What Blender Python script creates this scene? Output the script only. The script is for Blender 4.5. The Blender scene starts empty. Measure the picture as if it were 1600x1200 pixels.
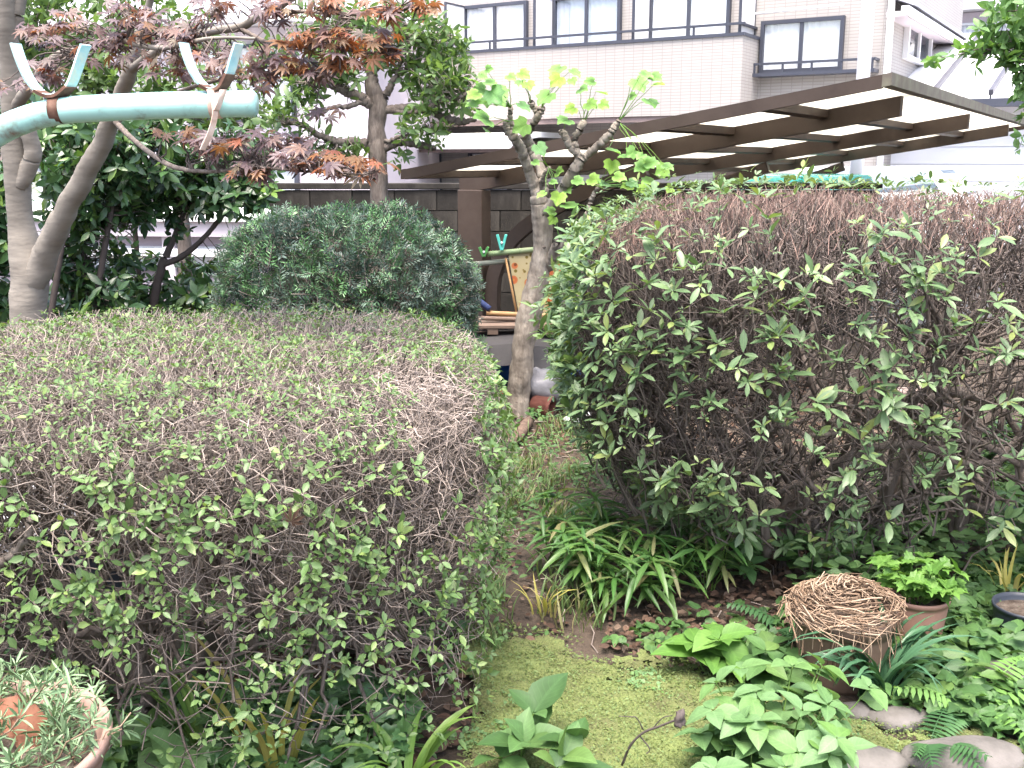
import bpy, math
import numpy as np
from mathutils import Vector, Matrix

# ------------------------------------------------------------------ camera, sky, sun, exposure
scene = bpy.context.scene
COL = scene.collection
EYE, PITCH, FPX = 1.6, math.radians(12.2), 1600.0
cam_d = bpy.data.cameras.new('camera')
cam = bpy.data.objects.new('camera', cam_d)
COL.objects.link(cam)
cam.location = (0, 0, EYE)
cam.rotation_euler = (math.pi / 2 - PITCH, 0, 0)
cam_d.sensor_width = 36.0
cam_d.lens = 36.0
cam_d.clip_start = 0.05
cam_d.clip_end = 600
scene.camera = cam

world = bpy.data.worlds.new('World')
scene.world = world
world.use_nodes = True
SUN_EL, SUN_AZ = math.radians(74), math.radians(190)
wn, wl = world.node_tree.nodes, world.node_tree.links
sky = wn.new('ShaderNodeTexSky')
sky.sky_type = 'NISHITA'
sky.sun_disc = False
sky.sun_elevation = SUN_EL
sky.sun_rotation = SUN_AZ
sky.air_density = 1.0
sky.dust_density = 6.0
sky.ozone_density = 0.6
wl.new(sky.outputs[0], wn['Background'].inputs[0])
wn['Background'].inputs[1].default_value = 0.15

sun_d = bpy.data.lights.new('sun', 'SUN')
sun_d.energy = 1.5
sun_d.angle = math.radians(38)
sun_d.color = (1.0, 0.965, 0.91)
sun = bpy.data.objects.new('sun', sun_d)
COL.objects.link(sun)
sdir = Vector((math.sin(SUN_AZ) * math.cos(SUN_EL), math.cos(SUN_AZ) * math.cos(SUN_EL), math.sin(SUN_EL)))
sun.rotation_euler = (-sdir).to_track_quat('-Z', 'Y').to_euler()

scene.view_settings.view_transform = 'Standard'
scene.view_settings.look = 'None'
scene.view_settings.gamma = 1.0
scene.view_settings.use_curve_mapping = False
scene.view_settings.exposure = 2.3
scene.render.engine = 'CYCLES'
scene.cycles.max_bounces = 8
scene.cycles.diffuse_bounces = 4
scene.cycles.transparent_max_bounces = 10

# ------------------------------------------------------------------ geometry helpers
rng = np.random.default_rng(11)
CP, SP = math.cos(PITCH), math.sin(PITCH)
A3 = np.array


def ray(px, py):
    u, v = (px - 800) / FPX, -(py - 600) / FPX
    return A3([u, CP + v * SP, -SP + v * CP])


def at(px, py, Y):
    """the place at distance Y down the garden that is seen at this spot of the photograph"""
    d = ray(px, py)
    return A3([0, 0, EYE]) + d * (Y / d[1])


def gnd(px, py, z=0.0):
    d = ray(px, py)
    return A3([0, 0, EYE]) + d * ((z - EYE) / d[2])


def local_hit(px, py, org, ang, depth=None, u=None):
    """hit of a view ray on a vertical plane of a frame turned by ang: returns (local x, local y, z)"""
    c, s = math.cos(ang), math.sin(ang)
    d = ray(px, py)
    o = A3([-org[0], -org[1]])
    ol = A3([c * o[0] + s * o[1], -s * o[0] + c * o[1]])
    dl = A3([c * d[0] + s * d[1], -s * d[0] + c * d[1]])
    t = (depth - ol[1]) / dl[1] if depth is not None else (u - ol[0]) / dl[0]
    return ol[0] + t * dl[0], ol[1] + t * dl[1], EYE + t * d[2]


def screen(P):
    P = np.asarray(P, float)
    dz = P[..., 2] - EYE
    dep = P[..., 1] * CP - dz * SP
    up = P[..., 1] * SP + dz * CP
    dep = np.maximum(dep, 1e-3)
    return 800 + FPX * P[..., 0] / dep, 600 - FPX * up / dep, dep


def unit(v):
    v = np.asarray(v, float)
    return v / np.maximum(np.linalg.norm(v, axis=-1, keepdims=True), 1e-9)


def raw_mesh(name, V, F, mat, uv=None, var=None, smooth=True):
    """F: list of (n,3) / (n,4) arrays"""
    F = [np.asarray(f, np.int32) for f in (F if isinstance(F, list) else [F]) if len(f)]
    me = bpy.data.meshes.new(name)
    V = np.asarray(V, np.float32)
    loops = np.concatenate([f.ravel() for f in F])
    tot = np.concatenate([np.full(len(f), f.shape[1], np.int32) for f in F])
    start = np.concatenate([[0], np.cumsum(tot)[:-1]]).astype(np.int32)
    me.vertices.add(len(V))
    me.vertices.foreach_set('co', V.ravel())
    me.loops.add(len(loops))
    me.loops.foreach_set('vertex_index', loops.astype(np.int32))
    me.polygons.add(len(tot))
    me.polygons.foreach_set('loop_start', start)
    me.polygons.foreach_set('loop_total', tot)
    me.polygons.foreach_set('use_smooth', np.full(len(tot), bool(smooth)))
    if uv is not None:
        l = me.uv_layers.new(name='UVMap')
        l.data.foreach_set('uv', np.asarray(uv, np.float32)[loops].ravel())
    if var is not None:
        a = me.attributes.new('var', 'FLOAT', 'POINT')
        a.data.foreach_set('value', np.asarray(var, np.float32))
    me.update(calc_edges=True)
    if mat is not None:
        me.materials.append(mat)
    return me


def link(name, me, parent=None, kind=None):
    o = bpy.data.objects.new(name, me)
    COL.objects.link(o)
    if parent is not None:
        o.parent = parent
    if kind:
        o['kind'] = kind
    return o


def tag(o, label=None, cat=None, group=None, kind=None):
    if label: o['label'] = label
    if cat: o['category'] = cat
    if group: o['group'] = group
    if kind: o['kind'] = kind
    return o


def thing(name, label, cat, loc=(0, 0, 0), rz=0.0, group=None):
    o = bpy.data.objects.new(name, None)
    o.empty_display_size = 0.1
    COL.objects.link(o)
    o.location = tuple(float(x) for x in loc)
    o.rotation_euler = (0, 0, rz)
    return tag(o, label, cat, group)


class MB:
    """collects shapes; build() links them as one mesh object"""
    def __init__(self):
        self.v, self.f3, self.f4, self.n = [], [], [], 0

    def add(self, V, f3=(), f4=()):
        V = np.asarray(V, float).reshape(-1, 3)
        self.v.append(V)
        if len(f3): self.f3.append(np.asarray(f3, int) + self.n)
        if len(f4): self.f4.append(np.asarray(f4, int) + self.n)
        self.n += len(V)
        return self

    def box(self, x0, x1, y0, y1, z0, z1, bevel=0.0):
        V = A3([[x, y, z] for z in (z0, z1) for y in (y0, y1) for x in (x0, x1)])
        return self.add(V, f4=[[0, 2, 3, 1], [4, 5, 7, 6], [0, 1, 5, 4], [2, 6, 7, 3], [0, 4, 6, 2], [1, 3, 7, 5]])

    def bar(self, a, b, w, h, up=(0, 0, 1)):
        """square bar from a to b, w across, h along up"""
        a, b = A3(a, float), A3(b, float)
        d = unit(b - a)
        s = unit(np.cross(d, up)); t = np.cross(s, d)
        V = [p + s * i * w / 2 + t * j * h / 2 for p in (a, b) for j in (-1, 1) for i in (-1, 1)]
        return self.add(V, f4=[[0, 1, 3, 2], [4, 6, 7, 5], [0, 4, 5, 1], [2, 3, 7, 6], [0, 2, 6, 4], [1, 5, 7, 3]])

    def tube(self, P, R, sides=8, caps=True):
        P = np.asarray(P, float)
        R = np.broadcast_to(np.asarray(R, float), (len(P),))
        V, F = tubes(P[None], R[None], sides)
        f3 = []
        if caps:
            K = len(P)
            V = np.concatenate([V, P[:1], P[-1:]])
            for i in range(sides):
                j = (i + 1) % sides
                f3 += [[K * sides, j, i], [K * sides + 1, (K - 1) * sides + i, (K - 1) * sides + j]]
        return self.add(V, f3=f3, f4=F)

    def lathe(self, prof, c=(0, 0, 0), n=32):
        """prof: list of (r, z)"""
        a = np.linspace(0, 2 * math.pi, n, endpoint=False)
        V = np.concatenate([np.stack([r * np.cos(a), r * np.sin(a), np.full(n, z)], 1) for r, z in prof]) + A3(c)
        F = []
        for k in range(len(prof) - 1):
            for i in range(n):
                j = (i + 1) % n
                F.append([k * n + i, k * n + j, (k + 1) * n + j, (k + 1) * n + i])
        return self.add(V, f4=F)

    def poly(self, pts, h):
        """prism: closed outline (x,y) list lifted between z0 and z1"""
        z0, z1 = h
        n = len(pts)
        V = [[p[0], p[1], z0] for p in pts] + [[p[0], p[1], z1] for p in pts]
        c = np.mean(A3(pts), 0)
        V += [[c[0], c[1], z0], [c[0], c[1], z1]]
        f3, f4 = [], []
        for i in range(n):
            j = (i + 1) % n
            f4.append([i, j, n + j, n + i])
            f3 += [[2 * n + 1, n + i, n + j], [2 * n, j, i]]
        return self.add(V, f3=f3, f4=f4)

    def build(self, name, mat, parent=None, off=(0, 0, 0), smooth=False, kind=None, bevel=0):
        F = []
        if self.f3: F.append(np.concatenate(self.f3))
        if self.f4: F.append(np.concatenate(self.f4))
        me = raw_mesh(name, np.concatenate(self.v) - A3(off), F, mat, smooth=smooth)
        o = link(name, me, parent, kind)
        if bevel:
            m = o.modifiers.new('bevel', 'BEVEL'); m.width = bevel; m.segments = 2; m.limit_method = 'ANGLE'
        return o


def tubes(P, R, sides=3):
    """P (N,K,3), R (N,K) -> verts and quad faces of N tubes"""
    N, K, _ = P.shape
    T = np.gradient(P, axis=1)
    T = unit(T)
    ref = np.where(np.abs(T[..., 2:3]) > 0.9, A3([1.0, 0, 0]), A3([0, 0, 1.0]))
    S = unit(np.cross(T, ref)); U = np.cross(S, T)
    a = np.linspace(0, 2 * math.pi, sides, endpoint=False)
    V = P[:, :, None, :] + R[:, :, None, None] * (np.cos(a)[None, None, :, None] * S[:, :, None, :] + np.sin(a)[None, None, :, None] * U[:, :, None, :])
    idx = np.arange(N * K * sides).reshape(N, K, sides)
    a0 = idx[:, :-1, :]; a1 = np.roll(a0, -1, 2); b0 = idx[:, 1:, :]; b1 = np.roll(b0, -1, 2)
    F = np.stack([a0, a1, b1, b0], -1).reshape(-1, 4)
    return V.reshape(-1, 3), F


def tube_mesh(name, P, R, mat, parent, off=(0, 0, 0), sides=3, kind=None):
    P, R = np.asarray(P, float), np.asarray(R, float)
    V, F = tubes(P, R, sides)
    var = np.repeat(rng.random(len(P)), P.shape[1] * sides)
    return link(name, raw_mesh(name, V - A3(off), [F], mat, var=var), parent, kind)


def spline(P, n):
    """smooth resample of a polyline (any number of columns)"""
    P = np.asarray(P, float)
    if len(P) < 3:
        t = np.linspace(0, 1, n)[:, None]
        return P[0] * (1 - t) + P[-1] * t
    Q = np.concatenate([[2 * P[0] - P[1]], P, [2 * P[-1] - P[-2]]])
    out = []
    ts = np.linspace(0, len(P) - 1 - 1e-6, n)
    for t in ts:
        i = int(t); f = t - i
        p0, p1, p2, p3 = Q[i], Q[i + 1], Q[i + 2], Q[i + 3]
        out.append(0.5 * (2 * p1 + (p2 - p0) * f + (2 * p0 - 5 * p1 + 4 * p2 - p3) * f * f + (3 * p1 - p0 - 3 * p2 + p3) * f ** 3))
    return A3(out)


def px_path(pts, n=None, wig=0.0):
    """pts (px,py,Y,radius_px) -> smooth centre line and radii in metres"""
    W = A3([list(at(p[0], p[1], p[2])) + [p[3] * p[2] / 1637.0] for p in pts])
    n = n or max(8, 5 * len(pts))
    S = spline(W, n)
    P, R = S[:, :3], np.maximum(S[:, 3], 0.0008)
    if wig:
        P = P + rng.normal(0, wig, P.shape)
    return P, R


# ------------------------------------------------------------------ leaf templates: along +Y, face up +Z, length 1
def leaf_tmpl(prof, fold=0.12, droop=0.15, mids=True):
    """prof: inner rows (t, half width)"""
    V = [[0, 0, 0]]; UV = [[.5, 0]]
    for t, w in prof:
        z = -droop * t * t
        V += [[-w, t, z + fold * w * 2], [0, t, z], [w, t, z + fold * w * 2]]
        UV += [[0, t], [.5, t], [1, t]]
    V.append([0, 1, -droop]); UV.append([.5, 1])
    n = len(prof)
    f3 = [[0, 2, 1], [0, 3, 2]]
    f4 = []
    for k in range(n - 1):
        b = 1 + 3 * k
        f4 += [[b, b + 1, b + 4, b + 3], [b + 1, b + 2, b + 5, b + 4]]
    b = 1 + 3 * (n - 1); e = len(V) - 1
    f3 += [[b, b + 1, e], [b + 1, b + 2, e]]
    return A3(V), A3(f3), A3(f4).reshape(-1, 4), A3(UV)


def fan_tmpl(outline, cup=0.1, base=(0, 0)):
    """outline: (x,y) round the leaf, centre of the fan at base"""
    n = len(outline)
    V = [[base[0], base[1], 0]]; UV = [[.5, 0]]
    for x, y in outline:
        r2 = (x - base[0]) ** 2 + (y - base[1]) ** 2
        V.append([x, y, cup * r2 * (1 if abs(x) > .02 else -.6)])
        UV.append([.5 + .5 * x, y])
    f3 = [[0, 1 + i, 2 + i] for i in range(n - 1)]
    f3 = [[a, c, b] for a, b, c in f3]
    return A3(V), A3(f3), np.zeros((0, 4), int), A3(UV)


def maple_tmpl():
    V = [[0, 0.0, 0]]; UV = [[.5, 0]]; f3 = []; f4 = []
    for ang, L in ((0, 1.0), (33, .92), (-33, .92), (68, .76), (-68, .76), (112, .45), (-112, .45)):
        a = math.radians(ang)
        d = A3([math.sin(a), math.cos(a)]); s = A3([d[1], -d[0]])
        b = len(V)
        w = .122 * (L ** .5)
        dz = -.18 * L * L
        for t, ww, z in ((.45, -w, .03), (.45, 0, -.02), (.45, w, .03), (.72, -w * .62, -.03), (.72, w * .62, -.03), (1, 0, dz)):
            p = d * t * L + s * ww
            V.append([p[0], p[1], z * L]); UV.append([.5 + ww * 2, t])
        f3 += [[0, b + 1, b], [0, b + 2, b + 1], [b, b + 1, b + 3], [b + 1, b + 4, b + 3], [b + 1, b + 2, b + 4], [b + 3, b + 4, b + 5]]
    return A3(V), A3(f3), np.zeros((0, 4), int), A3(UV)


OVATE = leaf_tmpl([(.12, .13), (.35, .27), (.62, .24), (.85, .10)], .16, .18)
AZALEA = leaf_tmpl([(.2, .10), (.5, .17), (.75, .14)], .12, .16)
SMALL = leaf_tmpl([(.25, .2), (.6, .24)], .15, .12)
LAUREL = leaf_tmpl([(.2, .13), (.5, .20), (.8, .12)], .10, .2)
BROAD = leaf_tmpl([(.08, .16), (.22, .29), (.45, .34), (.68, .25), (.88, .1)], .14, .28)
HEART = fan_tmpl([(0, -.05), (.18, -.16), (.4, -.05), (.48, .2), (.38, .5), (.2, .75), (0, .95), (-.2, .75), (-.38, .5), (-.48, .2), (-.4, -.05), (-.18, -.16), (0, -.05)], .25)
LOBED = fan_tmpl([(0, .02), (.2, -.18), (.42, -.1), (.62, .12), (.5, .3), (.56, .55), (.3, .62), (.18, .8), (0, .95), (-.18, .8), (-.3, .62), (-.56, .55), (-.5, .3), (-.62, .12), (-.42, -.1), (-.2, -.18), (0, .02)], .12)
MAPLE = maple_tmpl()
IVY = fan_tmpl([(0, 0), (.3, -.15), (.45, .1), (.3, .3), (.32, .55), (.12, .6), (0, .9), (-.12, .6), (-.32, .55), (-.3, .3), (-.45, .1), (-.3, -.15), (0, 0)], .15)
SASA = leaf_tmpl([(.1, .055), (.4, .075), (.75, .05)], .25, .35)


def frames(D, N):
    """axes from leaf direction D and face-up hint N"""
    Y = unit(D)
    X = unit(np.cross(Y, N))
    Z = np.cross(X, Y)
    return np.stack([X, Y, Z], -1)      # columns


def joined_leaves(name, tmpl, P, M, S, mat, parent, off=(0, 0, 0), kind='stuff', var=None):
    V, f3, f4, UV = tmpl
    n, m = len(P), len(V)
    if n == 0:
        return None
    W = np.einsum('nij,mj->nmi', M, V) * S[:, None, None] + P[:, None, :] - A3(off)
    base = (np.arange(n) * m)[:, None, None]
    F = []
    if len(f3): F.append((f3[None] + base).reshape(-1, 3))
    if len(f4): F.append((f4[None] + base).reshape(-1, 4))
    me = raw_mesh(name, W.reshape(-1, 3), F, mat, uv=np.tile(UV, (n, 1)), var=np.repeat(rng.random(n) if var is None else var, m))
    return link(name, me, parent, kind)


TM = {}


def leaf_mesh(tmpl, mat, name='leaf'):
    k = (id(tmpl[0]), mat.name)
    if k not in TM:
        V, f3, f4, UV = tmpl
        TM[k] = raw_mesh(name, V, [f3, f4], mat, uv=UV)
    return TM[k]


def single_leaves(name, tmpl, P, M, S, mat, parent, off=(0, 0, 0)):
    me = leaf_mesh(tmpl, mat, name)
    off = A3(off)
    for p, m, s in zip(P, M, S):
        o = bpy.data.objects.new(name, me)
        COL.objects.link(o)
        o.parent = parent
        T = np.eye(4)
        T[:3, :3] = m * s
        T[:3, 3] = p - off
        o.matrix_local = Matrix(T.tolist())


def leaves(parent, off, tmpl, P, D, N, S, mat, n_single=300, name='leaf', rest='leaves'):
    """the leaves that show largest become single parts, the rest one mass"""
    P, S = np.asarray(P, float), np.asarray(S, float)
    M = frames(np.asarray(D, float), np.asarray(N, float))
    x, y, dep = screen(P)
    inside = (x > -20) & (x < 1620) & (y > -20) & (y < 1220) & (P[:, 1] > 0.3)
    face = 0.35 + np.abs(np.einsum('ni,ni->n', M[:, :, 2], unit(A3([0, 0, EYE]) - P)))
    score = np.where(inside, S / dep * face, -1)
    pick = np.zeros(len(P), bool)
    if n_single:
        order = np.argsort(-score)[:n_single]
        pick[order] = score[order] > 0
    single_leaves(name, tmpl, P[pick], M[pick], S[pick], mat, parent, off)
    if (~pick).any():
        joined_leaves(rest, tmpl, P[~pick], M[~pick], S[~pick], mat, parent, off)


def rand_dirs(n):
    return unit(rng.normal(size=(n, 3)))


def whorls(P, A, k, spread, size, sj=0.25, lift=0.0):
    """k leaves round each tip P with axis A; spread = angle from axis; returns P, D, N, S"""
    n = len(P)
    A = unit(A)
    ref = np.where(np.abs(A[:, 2:3]) > .9, A3([1.0, 0, 0]), A3([0, 0, 1.0]))
    X = unit(np.cross(A, ref)); Y = np.cross(A, X)
    ph = rng.random((n, 1)) * 6.28 + np.arange(k)[None] * 6.28 / k + rng.normal(0, .25, (n, k))
    sp = np.clip(rng.normal(spread, .22, (n, k)), .2, 2.2)
    D = (np.cos(sp)[..., None] * A[:, None] + np.sin(sp)[..., None] * (np.cos(ph)[..., None] * X[:, None] + np.sin(ph)[..., None] * Y[:, None]))
    Nn = A[:, None] * np.ones_like(D) + rng.normal(0, .2, D.shape)
    S = size * np.clip(rng.normal(1, sj, (n, k)), .35, 1.7)
    PP = np.repeat(P[:, None], k, 1) + D * 0.004
    return PP.reshape(-1, 3), D.reshape(-1, 3), Nn.reshape(-1, 3), S.ravel()


def noise3(P, scale, seed=0):
    """cheap smooth noise in about -1..1"""
    r = np.random.default_rng(seed)
    out = np.zeros(len(P))
    for k in range(6):
        w = r.normal(size=3) * scale
        out += np.sin(P @ w + r.random() * 6.28)
    return out / 3.0


# ------------------------------------------------------------------ materials
MATS = {}


def new_mat(name):
    m = bpy.data.materials.new(name)
    m.use_nodes = True
    MATS[name] = m
    return m, m.node_tree.nodes, m.node_tree.links, m.node_tree.nodes['Principled BSDF']


def ramp(nodes, links, fac, cols):
    r = nodes.new('ShaderNodeValToRGB')
    els = r.color_ramp.elements
    pos = [p for p, _ in cols]
    while len(els) < len(cols): els.new(0.5)
    for e, (p, c) in zip(els, cols):
        e.position = p; e.color = (*c, 1)
    links.new(fac, r.inputs[0])
    return r.outputs[0]


def noise_mat(name, cols, scale=6.0, rough=.85, bump=.3, bump_scale=None, detail=6, stretch=(1, 1, 1), dist=.02, metallic=0, spec=.3):
    m, n, l, b = new_mat(name)
    tc = n.new('ShaderNodeTexCoord'); mp = n.new('ShaderNodeMapping')
    mp.inputs['Scale'].default_value = stretch
    l.new(tc.outputs['Object'], mp.inputs[0])
    t = n.new('ShaderNodeTexNoise'); t.inputs['Scale'].default_value = scale; t.inputs['Detail'].default_value = detail
    t.inputs['Roughness'].default_value = .62
    l.new(mp.outputs[0], t.inputs[0])
    k = len(cols)
    cc = [(0.28 + 0.44 * i / max(1, k - 1), c) for i, c in enumerate(cols)]
    l.new(ramp(n, l, t.outputs[0], cc), b.inputs['Base Color'])
    b.inputs['Roughness'].default_value = rough
    b.inputs['Metallic'].default_value = metallic
    b.inputs['Specular IOR Level'].default_value = spec
    if bump:
        t2 = n.new('ShaderNodeTexNoise'); t2.inputs['Scale'].default_value = bump_scale or scale * 4; t2.inputs['Detail'].default_value = 5
        l.new(mp.outputs[0], t2.inputs[0])
        bp = n.new('ShaderNodeBump'); bp.inputs['Strength'].default_value = bump; bp.inputs['Distance'].default_value = dist
        l.new(t2.outputs[0], bp.inputs['Height']); l.new(bp.outputs[0], b.inputs['Normal'])
    return m


def leaf_mat(name, cols, trans=.3, rough=.42, spec=.45, rib=1.18, warm=(1.25, 1.3, .6)):
    """leaf colour picked at random per leaf, lighter midrib, light shining through"""
    m, n, l, b = new_mat(name)
    at_ = n.new('ShaderNodeAttribute'); at_.attribute_name = 'var'
    oi = n.new('ShaderNodeObjectInfo')
    add = n.new('ShaderNodeMath'); add.operation = 'ADD'
    l.new(at_.outputs['Fac'], add.inputs[0]); l.new(oi.outputs['Random'], add.inputs[1])
    fr = n.new('ShaderNodeMath'); fr.operation = 'FRACT'; l.new(add.outputs[0], fr.inputs[0])
    k = len(cols)
    col = ramp(n, l, fr.outputs[0], [(i / max(1, k - 1), c) for i, c in enumerate(cols)])
    uv = n.new('ShaderNodeUVMap')
    sx = n.new('ShaderNodeSeparateXYZ'); l.new(uv.outputs[0], sx.inputs[0])
    s = n.new('ShaderNodeMath'); s.operation = 'SUBTRACT'; l.new(sx.outputs[0], s.inputs[0]); s.inputs[1].default_value = .5
    ab = n.new('ShaderNodeMath'); ab.operation = 'ABSOLUTE'; l.new(s.outputs[0], ab.inputs[0])
    lt = n.new('ShaderNodeMath'); lt.operation = 'LESS_THAN'; l.new(ab.outputs[0], lt.inputs[0]); lt.inputs[1].default_value = .045
    tc = n.new('ShaderNodeTexCoord')
    nz = n.new('ShaderNodeTexNoise'); nz.inputs['Scale'].default_value = 3.0; l.new(uv.outputs[0], nz.inputs[0])
    mr = n.new('ShaderNodeMapRange'); l.new(nz.outputs[0], mr.inputs[0]); mr.inputs[3].default_value = .68; mr.inputs[4].default_value = 1.3
    v1 = n.new('ShaderNodeMath'); v1.operation = 'MULTIPLY'; l.new(sx.outputs[1], v1.inputs[0]); v1.inputs[1].default_value = 8
    v2 = n.new('ShaderNodeMath'); v2.operation = 'MULTIPLY_ADD'; l.new(ab.outputs[0], v2.inputs[0]); v2.inputs[1].default_value = -4.5; l.new(v1.outputs[0], v2.inputs[2])
    v3 = n.new('ShaderNodeMath'); v3.operation = 'FRACT'; l.new(v2.outputs[0], v3.inputs[0])
    v4 = n.new('ShaderNodeMath'); v4.operation = 'LESS_THAN'; l.new(v3.outputs[0], v4.inputs[0]); v4.inputs[1].default_value = .16
    v5 = n.new('ShaderNodeMath'); v5.operation = 'MULTIPLY_ADD'; l.new(v4.outputs[0], v5.inputs[0]); v5.inputs[1].default_value = .14 if rib > 1 else 0; l.new(mr.outputs[0], v5.inputs[2])
    mr = v5
    mx = n.new('ShaderNodeMath'); mx.operation = 'MULTIPLY_ADD'; l.new(lt.outputs[0], mx.inputs[0]); mx.inputs[1].default_value = rib - 1; l.new(mr.outputs[0], mx.inputs[2])
    vm = n.new('ShaderNodeVectorMath'); vm.operation = 'SCALE'; l.new(col, vm.inputs[0]); l.new(mx.outputs[0], vm.inputs['Scale'])
    l.new(vm.outputs[0], b.inputs['Base Color'])
    b.inputs['Roughness'].default_value = rough
    b.inputs['Specular IOR Level'].default_value = spec
    if trans:
        tr = n.new('ShaderNodeBsdfTranslucent')
        w = n.new('ShaderNodeVectorMath'); w.operation = 'MULTIPLY'; l.new(vm.outputs[0], w.inputs[0]); w.inputs[1].default_value = warm
        l.new(w.outputs[0], tr.inputs[0])
        ms = n.new('ShaderNodeMixShader'); ms.inputs[0].default_value = trans
        l.new(b.outputs[0], ms.inputs[1]); l.new(tr.outputs[0], ms.inputs[2])
        l.new(ms.outputs[0], n['Material Output'].inputs[0])
    return m


def var_mat(name, cols, rough=.8, bump=.0):
    """colour picked at random per twig"""
    m, n, l, b = new_mat(name)
    a = n.new('ShaderNodeAttribute'); a.attribute_name = 'var'
    k = len(cols)
    tc = n.new('ShaderNodeTexCoord')
    nz = n.new('ShaderNodeTexNoise'); nz.inputs['Scale'].default_value = 30; l.new(tc.outputs['Object'], nz.inputs[0])
    ad = n.new('ShaderNodeMath'); ad.operation = 'MULTIPLY_ADD'; l.new(nz.outputs[0], ad.inputs[0]); ad.inputs[1].default_value = .5; l.new(a.outputs['Fac'], ad.inputs[2])
    sb = n.new('ShaderNodeMath'); sb.operation = 'SUBTRACT'; l.new(ad.outputs[0], sb.inputs[0]); sb.inputs[1].default_value = .25
    l.new(ramp(n, l, sb.outputs[0], [(i / max(1, k - 1), c) for i, c in enumerate(cols)]), b.inputs['Base Color'])
    b.inputs['Roughness'].default_value = rough
    b.inputs['Specular IOR Level'].default_value = .25
    return m


def tile_mat(name, c1, c2, mortar, w, h, gap=.006, rough=.6):
    m, n, l, b = new_mat(name)
    tc = n.new('ShaderNodeTexCoord'); sp = n.new('ShaderNodeSeparateXYZ'); l.new(tc.outputs['Object'], sp.inputs[0])
    ad = n.new('ShaderNodeMath'); l.new(sp.outputs[0], ad.inputs[0]); l.new(sp.outputs[1], ad.inputs[1])
    cb = n.new('ShaderNodeCombineXYZ'); l.new(ad.outputs[0], cb.inputs[0]); l.new(sp.outputs[2], cb.inputs[1])
    br = n.new('ShaderNodeTexBrick'); l.new(cb.outputs[0], br.inputs[0])
    br.offset = 0.0
    br.inputs['Color1'].default_value = (*c1, 1); br.inputs['Color2'].default_value = (*c2, 1); br.inputs['Mortar'].default_value = (*mortar, 1)
    br.inputs['Scale'].default_value = 1; br.inputs['Mortar Size'].default_value = gap
    br.inputs['Brick Width'].default_value = w; br.inputs['Row Height'].default_value = h
    nz = n.new('ShaderNodeTexNoise'); nz.inputs['Scale'].default_value = .8; nz.inputs['Detail'].default_value = 4; l.new(tc.outputs['Object'], nz.inputs[0])
    mr = n.new('ShaderNodeMapRange'); l.new(nz.outputs[0], mr.inputs[0]); mr.inputs[3].default_value = .85; mr.inputs[4].default_value = 1.1
    vm = n.new('ShaderNodeVectorMath'); vm.operation = 'SCALE'; l.new(br.outputs[0], vm.inputs[0]); l.new(mr.outputs[0], vm.inputs['Scale'])
    l.new(vm.outputs[0], b.inputs['Base Color'])
    b.inputs['Roughness'].default_value = rough
    bp = n.new('ShaderNodeBump'); bp.inputs['Strength'].default_value = .3; bp.inputs['Distance'].default_value = .004; bp.invert = True
    l.new(br.outputs['Fac'], bp.inputs['Height']); l.new(bp.outputs[0], b.inputs['Normal'])
    return m


def glass_mat(name, tint=(.8, .87, .92), gloss=.2):
    m, n, l, b = new_mat(name)
    tr = n.new('ShaderNodeBsdfTransparent'); tr.inputs[0].default_value = (*tint, 1)
    gl = n.new('ShaderNodeBsdfGlossy'); gl.inputs['Roughness'].default_value = .03
    ms = n.new('ShaderNodeMixShader'); ms.inputs[0].default_value = gloss
    l.new(tr.outputs[0], ms.inputs[1]); l.new(gl.outputs[0], ms.inputs[2]); l.new(ms.outputs[0], n['Material Output'].inputs[0])
    return m


def sheet_mat(name, col, trans=.7, rough=.3):
    m, n, l, b = new_mat(name)
    b.inputs['Base Color'].default_value = (*col, 1); b.inputs['Roughness'].default_value = rough
    tr = n.new('ShaderNodeBsdfTranslucent')
    tc = n.new('ShaderNodeTexCoord'); nz = n.new('ShaderNodeTexNoise'); nz.inputs['Scale'].default_value = 2.2; nz.inputs['Detail'].default_value = 7
    l.new(tc.outputs['Object'], nz.inputs[0])
    dirt = ramp(n, l, nz.outputs[0], [(.3, tuple(c * .55 for c in col)), (.45, tuple(c * .85 for c in col)), (.6, col)])
    l.new(dirt, tr.inputs[0]); l.new(dirt, b.inputs['Base Color'])
    ms = n.new('ShaderNodeMixShader'); ms.inputs[0].default_value = trans
    l.new(b.outputs[0], ms.inputs[1]); l.new(tr.outputs[0], ms.inputs[2]); l.new(ms.outputs[0], n['Material Output'].inputs[0])
    return m

# colours of things
noise_mat('soil', [(.024, .018, .013), (.05, .037, .028), (.085, .066, .05)], 9, .95, .6, 60, dist=.02)
noise_mat('moss', [(.06, .048, .03), (.095, .108, .04), (.12, .15, .05), (.10, .14, .055)], 3.5, .95, .9, 90, dist=.015, detail=9)
noise_mat('asphalt', [(.06, .06, .062), (.09, .09, .092)], 8, .9, .2)
tile_mat('pink_tile', (.365, .338, .318), (.39, .362, .34), (.285, .262, .248), .165, .047)
noise_mat('dark_frame', [(.045, .05, .07), (.06, .065, .085)], 4, .45, 0)
noise_mat('white_paint', [(.72, .72, .74), (.8, .8, .8)], 3, .5, 0)
noise_mat('curtain', [(.78, .79, .82), (.85, .86, .87)], 2, .8, 0)
noise_mat('blue_curtain', [(.45, .5, .6), (.6, .65, .72)], 5, .8, 0)
noise_mat('brown_soffit', [(.20, .15, .14), (.26, .2, .19)], 3, .7, 0)
noise_mat('lilac_wall', [(.55, .49, .53), (.62, .56, .6)], 2, .75, .05)
noise_mat('mauve_panel', [(.30, .26, .30), (.37, .32, .36)], 2, .6, .05)
noise_mat('grey_roof', [(.34, .34, .38), (.44, .44, .48)], 4, .6, .1)
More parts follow.
